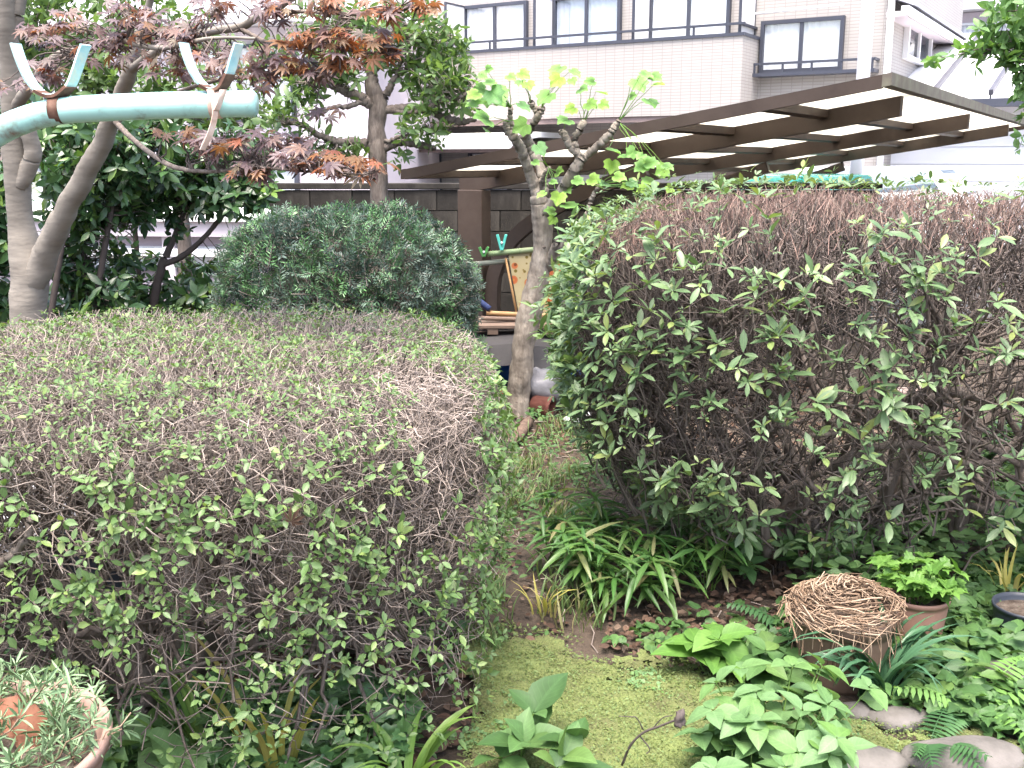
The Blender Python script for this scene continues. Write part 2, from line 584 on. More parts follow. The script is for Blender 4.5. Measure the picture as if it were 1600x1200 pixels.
noise_mat('white_siding', [(.8, .8, .84), (.85, .85, .87)], 2, .5, .03)
noise_mat('white_metal', [(.76, .76, .78), (.82, .82, .83)], 1.2, .32, .02)
noise_mat('bronze', [(.038, .027, .023), (.056, .041, .034), (.07, .053, .045)], 3.0, .55, .08, 40, dist=.003, spec=.2)
noise_mat('bronze_mossy', [(.10, .08, .07), (.13, .12, .09), (.17, .17, .12)], 7, .7, .2, 40, dist=.003)
sheet_mat('polycarbonate', (.86, .84, .76), .8)
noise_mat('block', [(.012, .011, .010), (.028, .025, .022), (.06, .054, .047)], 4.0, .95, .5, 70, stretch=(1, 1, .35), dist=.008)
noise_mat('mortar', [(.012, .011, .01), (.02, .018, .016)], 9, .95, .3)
noise_mat('pale_concrete', [(.42, .40, .37), (.52, .5, .47)], 6, .9, .3)
noise_mat('pole_paint', [(.55, .55, .57), (.62, .62, .64)], 2, .5, .05)
noise_mat('seam_grey', [(.06, .06, .075), (.08, .08, .1)], 4, .5, 0)
noise_mat('red_plastic', [(.6, .06, .07), (.66, .08, .09)], 3, .5, 0)
glass_mat('glass', (.96, .97, .98), .1)
glass_mat('dark_glass', (.45, .52, .58), .3)
M = MATS


# ------------------------------------------------------------------ ground
def gz(x, y):
    x, y = np.asarray(x, float), np.asarray(y, float)
    near = np.clip(1 - np.hypot(x, y - 4) / 7, 0, 1)
    return near * (.014 * np.sin(3.1 * x + 1.3 * y) + .012 * np.sin(5.3 * y - 2.2 * x + 1) + .008 * np.sin(11 * x + 7 * y))


xs = np.unique(np.concatenate([np.linspace(-160, -8, 12), np.linspace(-8, 8, 180), np.linspace(8, 160, 12)]))
ys = np.unique(np.concatenate([np.linspace(-60, -1, 6), np.linspace(-1, 9, 130), np.linspace(9, 260, 14)]))
GX, GY = np.meshgrid(xs, ys)
GZ = gz(GX, GY) - .012
V = np.stack([GX, GY, GZ], -1).reshape(-1, 3)
nx, ny = len(xs), len(ys)
I = np.arange(nx * ny).reshape(ny, nx)
F = np.stack([I[:-1, :-1], I[:-1, 1:], I[1:, 1:], I[1:, :-1]], -1).reshape(-1, 4)
link('ground', raw_mesh('ground', V, [F], M['soil']), kind='structure')
MB().box(-40, 60, 10.1, 60, -.25, .03).build('parking_pavement', M['asphalt'], kind='structure')


def in_poly(x, y, poly):
    poly = A3(poly); n = len(poly)
    ins = np.zeros(x.shape, bool)
    j = n - 1
    for i in range(n):
        xi, yi = poly[i]; xj, yj = poly[j]
        c = ((yi > y) != (yj > y)) & (x < (xj - xi) * (y - yi) / (yj - yi + 1e-12) + xi)
        ins ^= c
        j = i
    return ins


def ground_poly(pts):
    return [tuple(gnd(*p)[:2]) for p in pts]


MOSS = ground_poly([(700, 1010), (790, 992), (870, 1003), (960, 1028), (1060, 1052), (1130, 1066), (1190, 1090), (1260, 1122), (1400, 1132), (1500, 1160),
                    (1640, 1180), (1640, 1270), (1200, 1300), (800, 1300), (640, 1290), (690, 1200), (740, 1130), (745, 1070), (690, 1040)])
gx = np.arange(-1.0, 2.2, .010); gy = np.arange(1.8, 3.7, .010)
X, Y = np.meshgrid(gx, gy)
wob = .03 * np.sin(113 * X + 71 * Y) * np.sin(97 * Y - 41 * X) + .05 * np.sin(17 * X + 3 * Y) + .035 * np.sin(29 * Y - 11 * X) + .02 * np.sin(61 * X + 47 * Y)
keep = in_poly(X + wob, Y + wob * .7, MOSS)
Z = gz(X, Y) + .003 + .010 * np.abs(np.sin(23 * X + 11 * Y) * np.sin(19 * Y - 9 * X)) + .006 * np.abs(np.sin(43 * X + 31 * Y) * np.sin(37 * Y - 13 * X))
I = np.arange(X.size).reshape(X.shape)
q = keep[:-1, :-1]
F = np.stack([I[:-1, :-1][q], I[:-1, 1:][q], I[1:, 1:][q], I[1:, :-1][q]], -1)
used = np.unique(F); remap = -np.ones(X.size, int); remap[used] = np.arange(len(used))
link('path', raw_mesh('path', np.stack([X, Y, Z], -1).reshape(-1, 3)[used], [remap[F]], M['moss']), kind='structure')

# ------------------------------------------------------------------ apartment building (local x along its front, y away from us)
TURN = math.radians(-31.5)
AO = (2.08, 17.0)
apt = thing('apartment_building', 'two-storey pink tiled apartment building with white curtained windows and long balcony', 'building', (*AO, 0), TURN)
WALL = .8


def fa(px, py, depth=0.0):
    return local_hit(px, py, AO, TURN, depth=depth)


u1 = fa(1161, 60)[0]
zt = fa(1000, 66)[2]; zb = fa(950, 183)[2]
uE = fa(1383, 60, WALL)[0]
MB().box(-9.6, u1, 0, .12, zb, zt).box(u1 - .12, u1, .12, WALL, zb, zt).build('balcony_parapet', M['pink_tile'], apt)
MB().box(-9.6, u1, .12, WALL, zb, zb + .12).build('balcony_floor', M['pale_concrete'], apt)
MB().box(-9.62, u1 + .02, -.02, .14, zt, zt + .05).box(u1 - .14, u1 + .02, .14, WALL, zt, zt + .05).build('coping', M['dark_frame'], apt)
MB().box(-9.6, u1 - .03, .03, .09, zb - .09, zb - .003).build('balcony_edge_band', M['brown_soffit'], apt)
MB().box(-9.6, u1 + .0, .05, .09, zt + .17, zt + .205).box(u1 - .09, u1 - .05, .09, WALL, zt + .17, zt + .205).build('handrail', M['dark_frame'], apt)
for u in np.arange(-9.2, u1, 1.25):
    MB().box(u, u + .03, .055, .085, zt + .05, zt + .17).build('rail_post', M['dark_frame'], apt)
MB().box(-9.6, uE, WALL, 7.5, 0, 7.0).build('wall', M['pink_tile'], apt)


def window(parent, u0, u1_, z0, z1, y, sash=2, frame='dark_frame', cloth='curtain', fw=.055, proud=.09):
    f = MB()
    f.box(u0, u1_, y - proud, y - .002, z1 - fw, z1).box(u0, u1_, y - proud, y - .002, z0, z0 + fw)
    f.box(u0, u0 + fw, y - proud, y - .002, z0 + fw, z1 - fw).box(u1_ - fw, u1_, y - proud, y - .002, z0 + fw, z1 - fw)
    for k in range(1, sash):
        uu = u0 + (u1_ - u0) * k / sash
        f.box(uu - fw * .5, uu + fw * .5, y - proud * .9, y - proud * .35, z0 + fw, z1 - fw)
    fo = f.build('window', M[frame], parent)
    # curtain with real folds
    n = 60
    uu = np.linspace(u0 + fw, u1_ - fw, n)
    yy = y - .022 + .012 * np.sin(np.arange(n) * 1.25 + u0 * 3) * (.6 + .4 * np.sin(np.arange(n) * .21))
    Vc = np.concatenate([np.stack([uu, yy, np.full(n, z0 + fw)], 1), np.stack([uu, yy, np.full(n, z1 - fw)], 1)])
    Fc = A3([[i, i + 1, n + i + 1, n + i] for i in range(n - 1)])
    link('curtain', raw_mesh('curtain', Vc, [Fc], M[cloth]), fo)
    for k in range(sash):
        a = u0 + (u1_ - u0) * k / sash; b = u0 + (u1_ - u0) * (k + 1) / sash
        yk = y - proud * (.75 if k % 2 else .6)
        MB().box(a + fw * .55, b - fw * .55, yk, yk + .006, z0 + fw, z1 - fw).build('pane', M['glass'], fo)
    return fo


ztop = fa(775, 6, WALL)[2]
for a, b, c in ((727, 826, 'curtain'), (867, 972, 'blue_curtain'), (1016, 1142, 'curtain')):
    ua, ub = fa(a, 40, WALL)[0], fa(b, 40, WALL)[0]
    window(apt, ua, ub, zb + .2, ztop, WALL, 2, cloth=c)
ua, ub, z0, z1 = fa(1190, 70, WALL)[0], fa(1319, 70, WALL)[0], fa(1250, 113, WALL)[2], fa(1250, 30, WALL)[2]
window(apt, ua, ub, z0, z1, WALL, 2)
# low window rail of the right-hand window
ra, rb = fa(1163, 100, .55)[0] + .05, fa(1368, 100, .55)[0]
zr = fa(1250, 99, .55)[2]; zr0 = fa(1250, 112, .55)[2]
MB().box(ra, rb, .53, .57, zr, zr + .035).box(rb - .04, rb, .57, WALL, zr, zr + .035).build('window_rail', M['dark_frame'], apt)
MB().box(ra, rb, .5, WALL - .003, zr0 - .05, zr0).build('window_ledge', M['dark_frame'], apt)
for u in np.linspace(ra + .1, rb - .06, 5):
    MB().box(u, u + .03, .535, .565, zr0, zr).build('rail_post', M['dark_frame'], apt)
MB().tube([[ra + .1, .5, fa(1250, 16, .5)[2]], [rb - .5, .5, fa(1250, 12, .5)[2]]], .018).build('drying_pole', M['white_paint'], apt, smooth=True)
MB().tube([fa(1345, 46, .55), fa(1352, 72, .55), fa(1359, 98, .55)], .012).build('antenna_rod', M['dark_frame'], apt, smooth=True)
# balcony dividers
for p in (692, 831, 986, 1153):
    ud = fa(p, 40, .05)[0]
    o = MB().box(ud - .012, ud + .012, .15, WALL - .03, zt - .75, ztop - .03).build('balcony_divider', M['white_paint'], apt)
    MB().box(ud - .02, ud + .02, .12, .15, zb + .15, ztop).box(ud - .02, ud + .02, WALL - .03, WALL - .003, zb + .15, ztop).box(ud - .02, ud + .02, .15, WALL - .03, ztop - .03, ztop) \
        .box(ud - .02, ud + .02, .15, WALL - .03, zt - .8, zt - .75).build('divider_frame', M['dark_frame'], o)
# corner downpipe, gutter and eave of the side
MB().tube([[uE + .07, WALL - .06, 0], [uE + .07, WALL - .06, 4.6]], .05).build('downpipe', M['white_paint'], apt, smooth=True)
ge = local_hit(1390, 6, AO, TURN, u=uE + .35); gf = local_hit(1497, 55, AO, TURN, u=uE + .35)
zE = ge[2]
MB().box(uE + .3, uE + .40, WALL - .5, 7.9, zE + .02, zE + .10).build('gutter', M['white_paint'], apt)
MB().box(uE + .002, uE + .28, WALL - .05, 7.8, zE + .02, zE + .09).build('soffit', M['lilac_wall'], apt)
MB().add([[uE + .42, WALL - .1, zE + .14], [uE + .42, 8, zE + .14], [uE + .003, 8, zE + .3], [uE + .003, WALL - .1, zE + .3],
          [uE + .42, WALL - .1, zE + .2], [uE + .42, 8, zE + .2], [uE + .003, 8, zE + .37], [uE + .003, WALL - .1, zE + .37]],
         f4=[[0, 3, 2, 1], [4, 5, 6, 7], [0, 1, 5, 4], [2, 3, 7, 6], [1, 2, 6, 5], [0, 4, 7, 3]]).build('side_roof', M['grey_roof'], apt)
# side window (faces local +x)
sw = [local_hit(p, q, AO, TURN, u=uE) for p, q in ((1409, 92), (1447, 92), (1409, 25))]
y0s, y1s, zs0, zs1 = sw[0][1], sw[1][1], sw[0][2], sw[2][2]
f = MB().box(uE + .002, uE + .09, y0s, y0s + .07, zs0, zs1).box(uE + .002, uE + .09, y1s - .07, y1s, zs0, zs1).box(uE + .002, uE + .09, y0s + .07, y1s - .07, zs1 - .07, zs1) \
    .box(uE + .002, uE + .09, y0s + .07, y1s - .07, zs0, zs0 + .07).box(uE + .002, uE + .08, (y0s + y1s) / 2 - .03, (y0s + y1s) / 2 + .03, zs0 + .07, zs1 - .07).build('window', M['white_paint'], apt)
for a, b in ((y0s + .07, (y0s + y1s) / 2 - .03), ((y0s + y1s) / 2 + .03, y1s - .07)):
    MB().box(uE + .03, uE + .036, a, b, zs0 + .07, zs1 - .07).build('pane', M['dark_glass'], f)
# ground floor windows seen under the balcony, canopy over the entrance
for a, b, t, bt in ((612, 690, 241, 300), (735, 800, 236, 300), (470, 560, 240, 310)):
    ua, ub = fa(a, 250, WALL)[0], fa(b, 250, WALL)[0]
    window(apt, ua, ub, fa(a, bt, WALL)[2], fa(a, t, WALL)[2], WALL, 2)
ca, cb = fa(640, 215, -.9)[0], fa(800, 215, -.9)[0]
zc = fa(720, 232, -.9)[2]
prof = [(-.95, zc + .08), (-.85, zc + .15), (-.4, zc + .24), (0, zc + .28), (.8, zc + .28)]
Vv = [[u, y, z + d] for u in (ca, cb) for d in (0, -.09) for y, z in prof]
k = len(prof); fq = []
for i in range(k - 1):
    fq += [[i, i + 1, 2 * k + i + 1, 2 * k + i], [k + i, 3 * k + i, 3 * k + i + 1, k + i + 1], [i, k + i, k + i + 1, i + 1], [2 * k + i, 2 * k + i + 1, 3 * k + i + 1, 3 * k + i]]
fq += [[0, 2 * k, 3 * k, k]]
MB().add(Vv, f4=fq).build('entrance_canopy', M['white_metal'], apt)
MB().box(ca + .1, cb - .1, -.8, .79, zc - .06, zc + .04).build('canopy_soffit', M['brown_soffit'], apt)
MB().box(fa(668, 20, WALL)[0], fa(684, 20, WALL)[0], WALL - .35, WALL - .3, fa(670, 42, WALL)[2], fa(670, 12, WALL)[2]).build('red_panel', M['red_plastic'], apt)

# ------------------------------------------------------------------ low white house with a seamed metal roof
BO = tuple(at(1455, 63, 20.0)[:2])
zridge = at(1455, 63, 20.0)[2]
hb = thing('metal_roofed_house', 'low white clad house with pale standing-seam metal roof behind the carport', 'house', (*BO, 0), TURN)
SL, TL = .30, 4.2
du = .82
for i in range(8):
    a, b = i * du, (i + 1) * du
    MB().add([[a + .012, 0, zridge], [b - .012, 0, zridge], [b - .012, -TL, zridge - SL * TL], [a + .012, -TL, zridge - SL * TL],
              [a + .012, 0, zridge - .05], [b - .012, 0, zridge - .05], [b - .012, -TL, zridge - SL * TL - .05], [a + .012, -TL, zridge - SL * TL - .05]],
             f4=[[0, 3, 2, 1], [4, 5, 6, 7], [0, 1, 5, 4], [2, 3, 7, 6], [1, 2, 6, 5], [0, 4, 7, 3]]).build('roof_panel', M['white_metal'], hb)
    MB().bar([a, 0, zridge + .01], [a, -TL, zridge - SL * TL + .01], .06, .14).build('roof_seam', M['seam_grey'], hb)
MB().bar([-.06, .03, zridge + .03], [8 * du, .03, zridge + .03], .22, .09).build('ridge_cap', M['white_metal'], hb)
ze = zridge - SL * TL
MB().box(-.05, 8 * du, -TL - .1, -TL + .02, ze - .17, ze - .052).build('gutter', M['dark_frame'], hb)
MB().box(.02, 8 * du, -TL + .03, -TL + .5, ze - .15, ze - .06).build('soffit', M['mauve_panel'], hb)
MB().box(-.02, 8 * du, -TL + .5, 3.5, .0, ze - .06).build('wall', M['white_siding'], hb)
for k in range(8):
    z0 = .02 + k * .26
    if z0 + .255 > ze - .2: break
    MB().box(-.04, 2.55, -TL + .47, -TL + .497, z0, z0 + .25).build('siding_board', M['white_siding'], hb)
    MB().box(2.75, 3.45, -TL + .47, -TL + .497, z0, z0 + .25).build('shutter_board', M['lilac_wall'], hb)
MB().box(2.57, 2.73, -TL + .42, -TL + .497, .0, ze - .16).build('corner_post', M['pole_paint'], hb)
MB().box(3.5, 4.4, -TL + .45, -TL + .497, .0, 1.95).build('door', M['brown_soffit'], hb)

# house further back on the right
HO = tuple(at(1480, 40, 27)[:2])
hc = thing('far_house', 'pinkish two-storey house with grey eaves behind the metal-roofed house', 'house', (*HO, 0), TURN)
zz = at(1480, 22, 27)[2]
MB().box(-1.5, 2.6, 0, 5, 0, zz).build('wall', M['lilac_wall'], hc)
MB().box(-2.0, 3.0, -.5, 5.4, zz + .02, zz + .16).build('eave', M['white_paint'], hc)
MB().add([[-2, -.5, zz + .17], [3, -.5, zz + .17], [3, 5.4, zz + .17], [-2, 5.4, zz + .17], [-.3, 2.2, zz + 1.5], [1.3, 2.2, zz + 1.5]], f3=[[0, 4, 3], [1, 2, 5]], f4=[[0, 1, 5, 4], [2, 3, 4, 5]]).build('roof', M['grey_roof'], hc)
window(hc, .2, 1.4, zz - 1.0, zz - .25, 0, 2, frame='white_paint')

# houses seen through the trees on the left
LO = tuple(at(260, 100, 16)[:2])
hl = thing('lilac_house', 'pale lilac house with grey roof half hidden behind the maple', 'house', (*LO, 0), math.radians(-8))
zl = at(430, 45, 16)[2]
MB().box(-7, 3.2, 0, 6, 0, zl).build('wall', M['lilac_wall'], hl)
MB().box(-7.4, 3.6, -.5, 6.4, zl + .01, zl + .13).build('eave', M['white_paint'], hl)
MB().add([[-7.4, -.5, zl + .14], [3.6, -.5, zl + .14], [3.6, 6.4, zl + .14], [-7.4, 6.4, zl + .14], [-5, 3, zl + 1.7], [1.2, 3, zl + 1.7]], f3=[[0, 4, 3], [1, 2, 5]], f4=[[0, 1, 5, 4], [2, 3, 4, 5]]).build('roof', M['grey_roof'], hl)
for a in (-5.5, -2.8, .3):
    window(hl, a, a + 1.7, 2.2, 3.3, 0, 2)
    window(hl, a, a + 1.7, .5, 1.6, 0, 2)
# glazed lean-to
SO = tuple(at(330, 400, 11.2)[:2])
an = thing('glazed_porch', 'low mauve glazed porch with white top edge seen between camellia and yew', 'porch', (*SO, 0), math.radians(-6))
tz = at(330, 338, 11.2)[2]
MB().box(-3.2, 1.0, .1, 2.4, 0, tz - .22).build('wall', M['mauve_panel'], an)
MB().box(-3.3, 1.1, -.12, 2.5, tz - .05, tz).build('roof_edge', M['white_paint'], an)
MB().box(-3.25, 1.05, -.06, 2.45, tz - .215, tz - .052).build('fascia', M['lilac_wall'], an)
for u in (-2.6, -1.75, -.55, .45):
    MB().box(u, u + .13, 0, .097, 0, tz - .22).build('post', M['lilac_wall'], an)
for a, b in ((-2.47, -1.75), (-1.62, -.55), (-.42, .45)):
    MB().box(a, b, .04, .097, tz - .39, tz - .36).build('transom', M['dark_frame'], an)
    MB().box(a, b, .04, .097, tz - .60, tz - .57).build('transom', M['dark_frame'], an)
    MB().box(a, b, .06, .066, .7, tz - .60).build('pane', M['glass'], an)
    MB().box(a, b, .075, .097, .7, tz - .60).build('blind', M['curtain'], an)
MB().box(-3.2, 1.0, -.03, .038, .6, .68).build('ledge', M['white_paint'], an)

# utility pole
pb = at(1336, 300, 14.6)
po = MB().tube([[0, 0, 0], [0, 0, 3], [0, 0, 8.5]], [.095, .09, .08], 16).build('utility_pole', M['pole_paint'], smooth=True)
po.location = (pb[0], pb[1], 0)
tag(po, 'pale grey steel pole standing in front of the apartment building corner', 'pole')

# ------------------------------------------------------------------ block wall
bw = thing('block_wall', 'weathered grey concrete block wall behind the yew and the bare tree', 'wall', (-2.25, 9.6, 0))
BW, BH, BT = .39, .19, .15
me_blocks = []
for k in range(3):
    mb = MB().box(0, BW - .012, 0, BT, 0, BH - .01)
    V = mb.v[0].copy(); V[:, 1] += rng.normal(0, .002, 8)
    mb.v[0] = V
    F = np.concatenate(mb.f4)
    me_blocks.append(raw_mesh('block', V, [F], M['block'], smooth=False))
rows = 7
n_col = 14
for r in range(rows):
    for c in range(n_col):
        o = link('block', me_blocks[(r * 5 + c * 3) % 3], bw)
        o.location = (c * BW + (BW / 2 if r % 2 else 0), rng.normal(0, .0025), .03 + r * BH)
MB().box(.02, n_col * BW + .15, .012, BT - .012, 0, .03 + rows * BH - .012).build('mortar', M['mortar'], bw)
MB().box(-.02, n_col * BW + .2, -.02, BT + .02, .03 + rows * BH, .03 + rows * BH + .055).build('cap', M['block'], bw, bevel=.008)

# ------------------------------------------------------------------ carport (local x = up the slope to the right, y = away)
CO = (-.3125, 8.75)
cp = thing('carport', 'dark bronze cantilever carport with pale translucent roof panels beyond the hedge', 'carport', (*CO, 0), TURN)


def fc(px, py, y):
    return local_hit(px, py, CO, TURN, depth=y)


za, zb_ = fc(725, 277, 0), fc(1410, 150, 0)
slope = (zb_[2] - za[2]) / (zb_[0] - za[0])
XE = zb_[0]
z0r = za[2] - slope * za[0]                 # top of rafters at x=0
zr = lambda x: z0r + slope * x
X0, Y0, YE = .27, -1.31, 6.9
XR = XE + .15
RY = (0.0, 2.95, 5.94)
for y in RY:
    H = .13
    V = [[x, y + s, zr(x) + d] for x in (za[0] - .02, XE) for s in (-.042, .042) for d in (-H, 0)]
    MB().add(V, f4=[[0, 1, 3, 2], [4, 6, 7, 5], [0, 4, 5, 1], [2, 3, 7, 6], [0, 2, 6, 4], [1, 5, 7, 3]]).build('rafter', M['bronze'], cp)
    p = MB().box(-.13, .115, y - .07, y + .07, 0, zr(0) - H + .01).build('post', M['bronze'], cp, bevel=.006)
    # curved brace from the post up to the rafter
    pts = [[.17, .0], [.17, .4], [.21, .72], [.42, 1.02], [.9, zr(.9) - H - .2], [1.56, zr(1.56) - H - .055]]
    S = spline(A3(pts), 20)
    V = []
    T = unit(np.gradient(S, axis=0)); Nn = np.stack([-T[:, 1], T[:, 0]], 1)
    w = np.linspace(.065, .055, 20)[:, None]
    for sgn in (-1, 1):
        for yy in (-.03, .03):
            q = S + Nn * w * sgn
            V.append(np.stack([q[:, 0], np.full(20, y + yy), q[:, 1]], 1))
    V = np.concatenate(V); f4 = []
    for i in range(19):
        f4 += [[i, i + 1, 21 + i, 20 + i], [40 + i, 60 + i, 61 + i, 41 + i], [i, 40 + i, 41 + i, i + 1], [20 + i, 21 + i, 61 + i, 60 + i]]
    f4 += [[0, 20, 60, 40], [19, 59, 79, 39]]
    MB().add(V, f4=f4).build('brace', M['bronze'], cp)


def sloped(x0, x1, y0, y1, zlo, zhi):
    V = [[x, y, zr(x) + d] for x in (x0, x1) for y in (y0, y1) for d in (zlo, zhi)]
    return MB().add(V, f4=[[0, 1, 3, 2], [4, 6, 7, 5], [0, 4, 5, 1], [2, 3, 7, 6], [0, 2, 6, 4], [1, 5, 7, 3]])


PX = np.linspace(X0, XR, 6)
for x in PX[1:-1]:
    sloped(x - .035, x + .035, Y0 + .04, YE - .04, -.055, -.003).build('purlin', M['bronze'], cp)
sloped(X0, XR, Y0, Y0 + .04, -.056, .016).build('front_fascia', M['bronze'], cp)
sloped(X0, XR, YE - .04, YE, -.045, .014).build('rear_fascia', M['bronze'], cp)
sloped(XR, XR + .05, Y0, YE, -.05, .018).build('gutter_beam', M['bronze_mossy'], cp)
sloped(X0 - .04, X0, Y0, YE, -.05, .018).build('eave_beam', M['bronze'], cp)
ys_ = [Y0 + .04] + list(RY) + [YE - .04]
for i in range(len(PX) - 1):
    for j in range(len(ys_) - 1):
        sloped(PX[i] + .004, PX[i + 1] - .004, ys_[j] + .004, ys_[j + 1] - .004, .002, .009).build('roof_panel', M['polycarbonate'], cp)

# ------------------------------------------------------------------ plant materials
leaf_mat('azalea_leaf', [(.07, .12, .05), (.095, .16, .07), (.125, .195, .09), (.105, .175, .075), (.18, .225, .065)], .25, .42, .45)
leaf_mat('left_leaf', [(.07, .125, .042), (.09, .16, .052), (.11, .185, .06), (.08, .14, .048), (.17, .24, .07)], .3, .45, .45)
leaf_mat('yew_needle', [(.018, .04, .03), (.04, .072, .056), (.09, .13, .11), (.085, .15, .095), (.08, .2, .06)], .08, .45, .45, rib=1)
leaf_mat('camellia_leaf', [(.022, .052, .022), (.038, .085, .032), (.055, .115, .038), (.026, .065, .036), (.12, .2, .04)], .22, .28, .5)
leaf_mat('ilex_leaf', [(.07, .125, .045), (.105, .175, .065), (.14, .215, .085), (.09, .155, .055)], .38, .35, .45)
leaf_mat('maple_leaf', [(.10, .07, .075), (.13, .095, .105), (.12, .09, .10), (.12, .075, .075), (.15, .09, .07), (.15, .115, .125), (.11, .09, .06)], .35, .45, .4, warm=(1.7, 1.0, .5))
leaf_mat('maple_orange', [(.19, .085, .045), (.22, .105, .045), (.17, .10, .06), (.15, .105, .05), (.24, .08, .045)], .4, .45, .4, warm=(1.6, 1.0, .5))
leaf_mat('tulip_leaf', [(.13, .26, .07), (.17, .32, .09), (.22, .36, .06), (.12, .25, .10)], .4, .5, .3)
leaf_mat('sky_tree_leaf', [(.10, .19, .07), (.13, .24, .08), (.15, .26, .11)], .4, .45, .3)
var_mat('grey_twig', [(.12, .10, .09), (.20, .165, .145), (.28, .235, .205), (.36, .30, .265)])
var_mat('dark_twig', [(.065, .053, .049), (.115, .094, .085), (.175, .143, .13)])
var_mat('mid_twig', [(.09, .075, .068), (.14, .115, .10), (.19, .16, .14)])
var_mat('red_twig', [(.13, .085, .075), (.20, .13, .11), (.27, .175, .145), (.24, .18, .155), (.33, .25, .2)])
noise_mat('maple_bark', [(.13, .115, .10), (.2, .18, .155), (.25, .225, .195)], 6, .85, .5, 22, stretch=(.7, .7, 2.6), dist=.006)
noise_mat('rough_bark', [(.075, .06, .05), (.14, .115, .10), (.21, .18, .155)], 14, .9, .8, 30, stretch=(2.2, 2.2, .6), dist=.012)
noise_mat('pollard_bark', [(.10, .083, .068), (.21, .18, .15), (.34, .305, .26)], 11, .9, .8, 40, stretch=(2, 2, .7), dist=.01)
noise_mat('cut_wood', [(.36, .30, .22), (.48, .41, .31)], 9, .8, .2)
M = MATS
UP = A3([0, 0, 1.0])


def branch_line(a, b, n=7, wig=.04, sag=0.0):
    t = np.linspace(0, 1, n)[:, None]
    P = a * (1 - t) + b * t
    P = P + rng.normal(0, wig, P.shape) * np.sin(np.pi * t) * (1 if n > 3 else .5)
    P[:, 2] -= sag * np.sin(np.pi * t[:, 0])
    return P


class Blob:
    """a clipped bush: superellipsoid with its lower half drawn in towards the stems"""
    def __init__(self, c, h, e=2.6, ez=2.6, low=.0, lowz=.45, foot=(0, 0)):
        self.c, self.h, self.e, self.ez, self.low, self.lowz, self.foot = A3(c, float), A3(h, float), e, ez, low, lowz, foot

    def sample(self, n, vis=True, back=.3):
        out_p, out_n = [], []
        tot = 0
        while tot < n:
            d = rng.uniform(-1, 1, (n * 3, 3))
            f = (np.abs(d[:, 0]) ** self.e + np.abs(d[:, 1]) ** self.e) ** (self.ez / self.e) + np.abs(d[:, 2]) ** self.ez
            d = d[(f > .15) & (f < 1)]; f = f[(f > .15) & (f < 1)]
            s = d / (f ** (1 / self.ez))[:, None]
            rho = (np.abs(s[:, 0]) ** self.e + np.abs(s[:, 1]) ** self.e) ** (1 / self.e)
            g = np.stack([np.sign(s[:, 0]) * np.abs(s[:, 0]) ** (self.e - 1), np.sign(s[:, 1]) * np.abs(s[:, 1]) ** (self.e - 1), np.sign(s[:, 2]) * np.abs(s[:, 2]) ** (self.ez - 1)], 1)
            N = unit(g / self.h)
            P = self.c + s * self.h
            P = P + N * (noise3(P, 6, 3) * .018 + noise3(P, 2.2, 5) * .02)[:, None]
            if self.low:
                z = P[:, 2]
                k = np.clip(1 - z / self.lowz, 0, 1)[:, None] * self.low
                tgt = np.stack([np.full(len(P), self.c[0] + self.foot[0]), np.full(len(P), self.c[1] + self.foot[1])], 1)
                P[:, :2] = P[:, :2] * (1 - k) + tgt * k
            if vis:
                to = unit(A3([0, 0, EYE]) - P)
                fac = np.einsum('ni,ni->n', N, to)
                kp = (fac > -.15) | (rng.random(len(P)) < back)
                P, N = P[kp], N[kp]
            kp = P[:, 2] > .02
            out_p.append(P[kp]); out_n.append(N[kp]); tot += kp.sum()
        P, N = np.concatenate(out_p), np.concatenate(out_n)
        i = rng.permutation(len(P))[:n]
        return P[i], N[i]


def twig_set(P, D, L, r0, r1, K=4, wig=.012):
    """twigs ending at P, coming from -D, length L"""
    n = len(P)
    L = np.broadcast_to(L, (n,))
    t = np.linspace(0, 1, K)
    pts = P[:, None] - D[:, None] * (L[:, None] * (1 - t)[None])[..., None]
    j = rng.normal(0, wig, (n, K, 3)); j[:, -1] *= .3
    pts = pts + j
    R = (r0 * (1 - t) + r1 * t)[None] * rng.uniform(.7, 1.35, (n, 1))
    return pts, R


def stems_for(parent, off, bases, targets, mat, r0, r1, n2, blob, r2, inner=.6):
    """thick stems and second-order branches reaching into the bush"""
    first = []
    k = 0
    for b, ts in zip(bases, targets):
        for t in ts:
            P = branch_line(A3(b, float), A3(t, float), 9, .045)
            first.append(P)
    first = A3(first)
    R = np.linspace(1, 0, 9)[None] * (r0 - r1) + r1
    R = R * rng.uniform(.75, 1.25, (len(first), 1))
    for P, r in zip(first, R):
        MB().tube(P, r, 7).build('stem', mat, parent, off=off, smooth=True)
    pts = first[:, 3:].reshape(-1, 3)
    S, N = blob.sample(n2)
    S = blob.c + (S - blob.c) * rng.uniform(.78, .97, (n2, 1))
    sec = []
    for s in S:
        d = np.linalg.norm(pts - s, axis=1) + rng.random(len(pts)) * .12
        a = pts[np.argmin(d)]
        sec.append(branch_line(a, s, 6, .03))
    sec = A3(sec)
    R2 = np.linspace(r2, r2 * .35, 6)[None] * rng.uniform(.7, 1.3, (n2, 1))
    tube_mesh('branches', sec, R2, mat, parent, off, 4, 'stuff')
    return first, sec


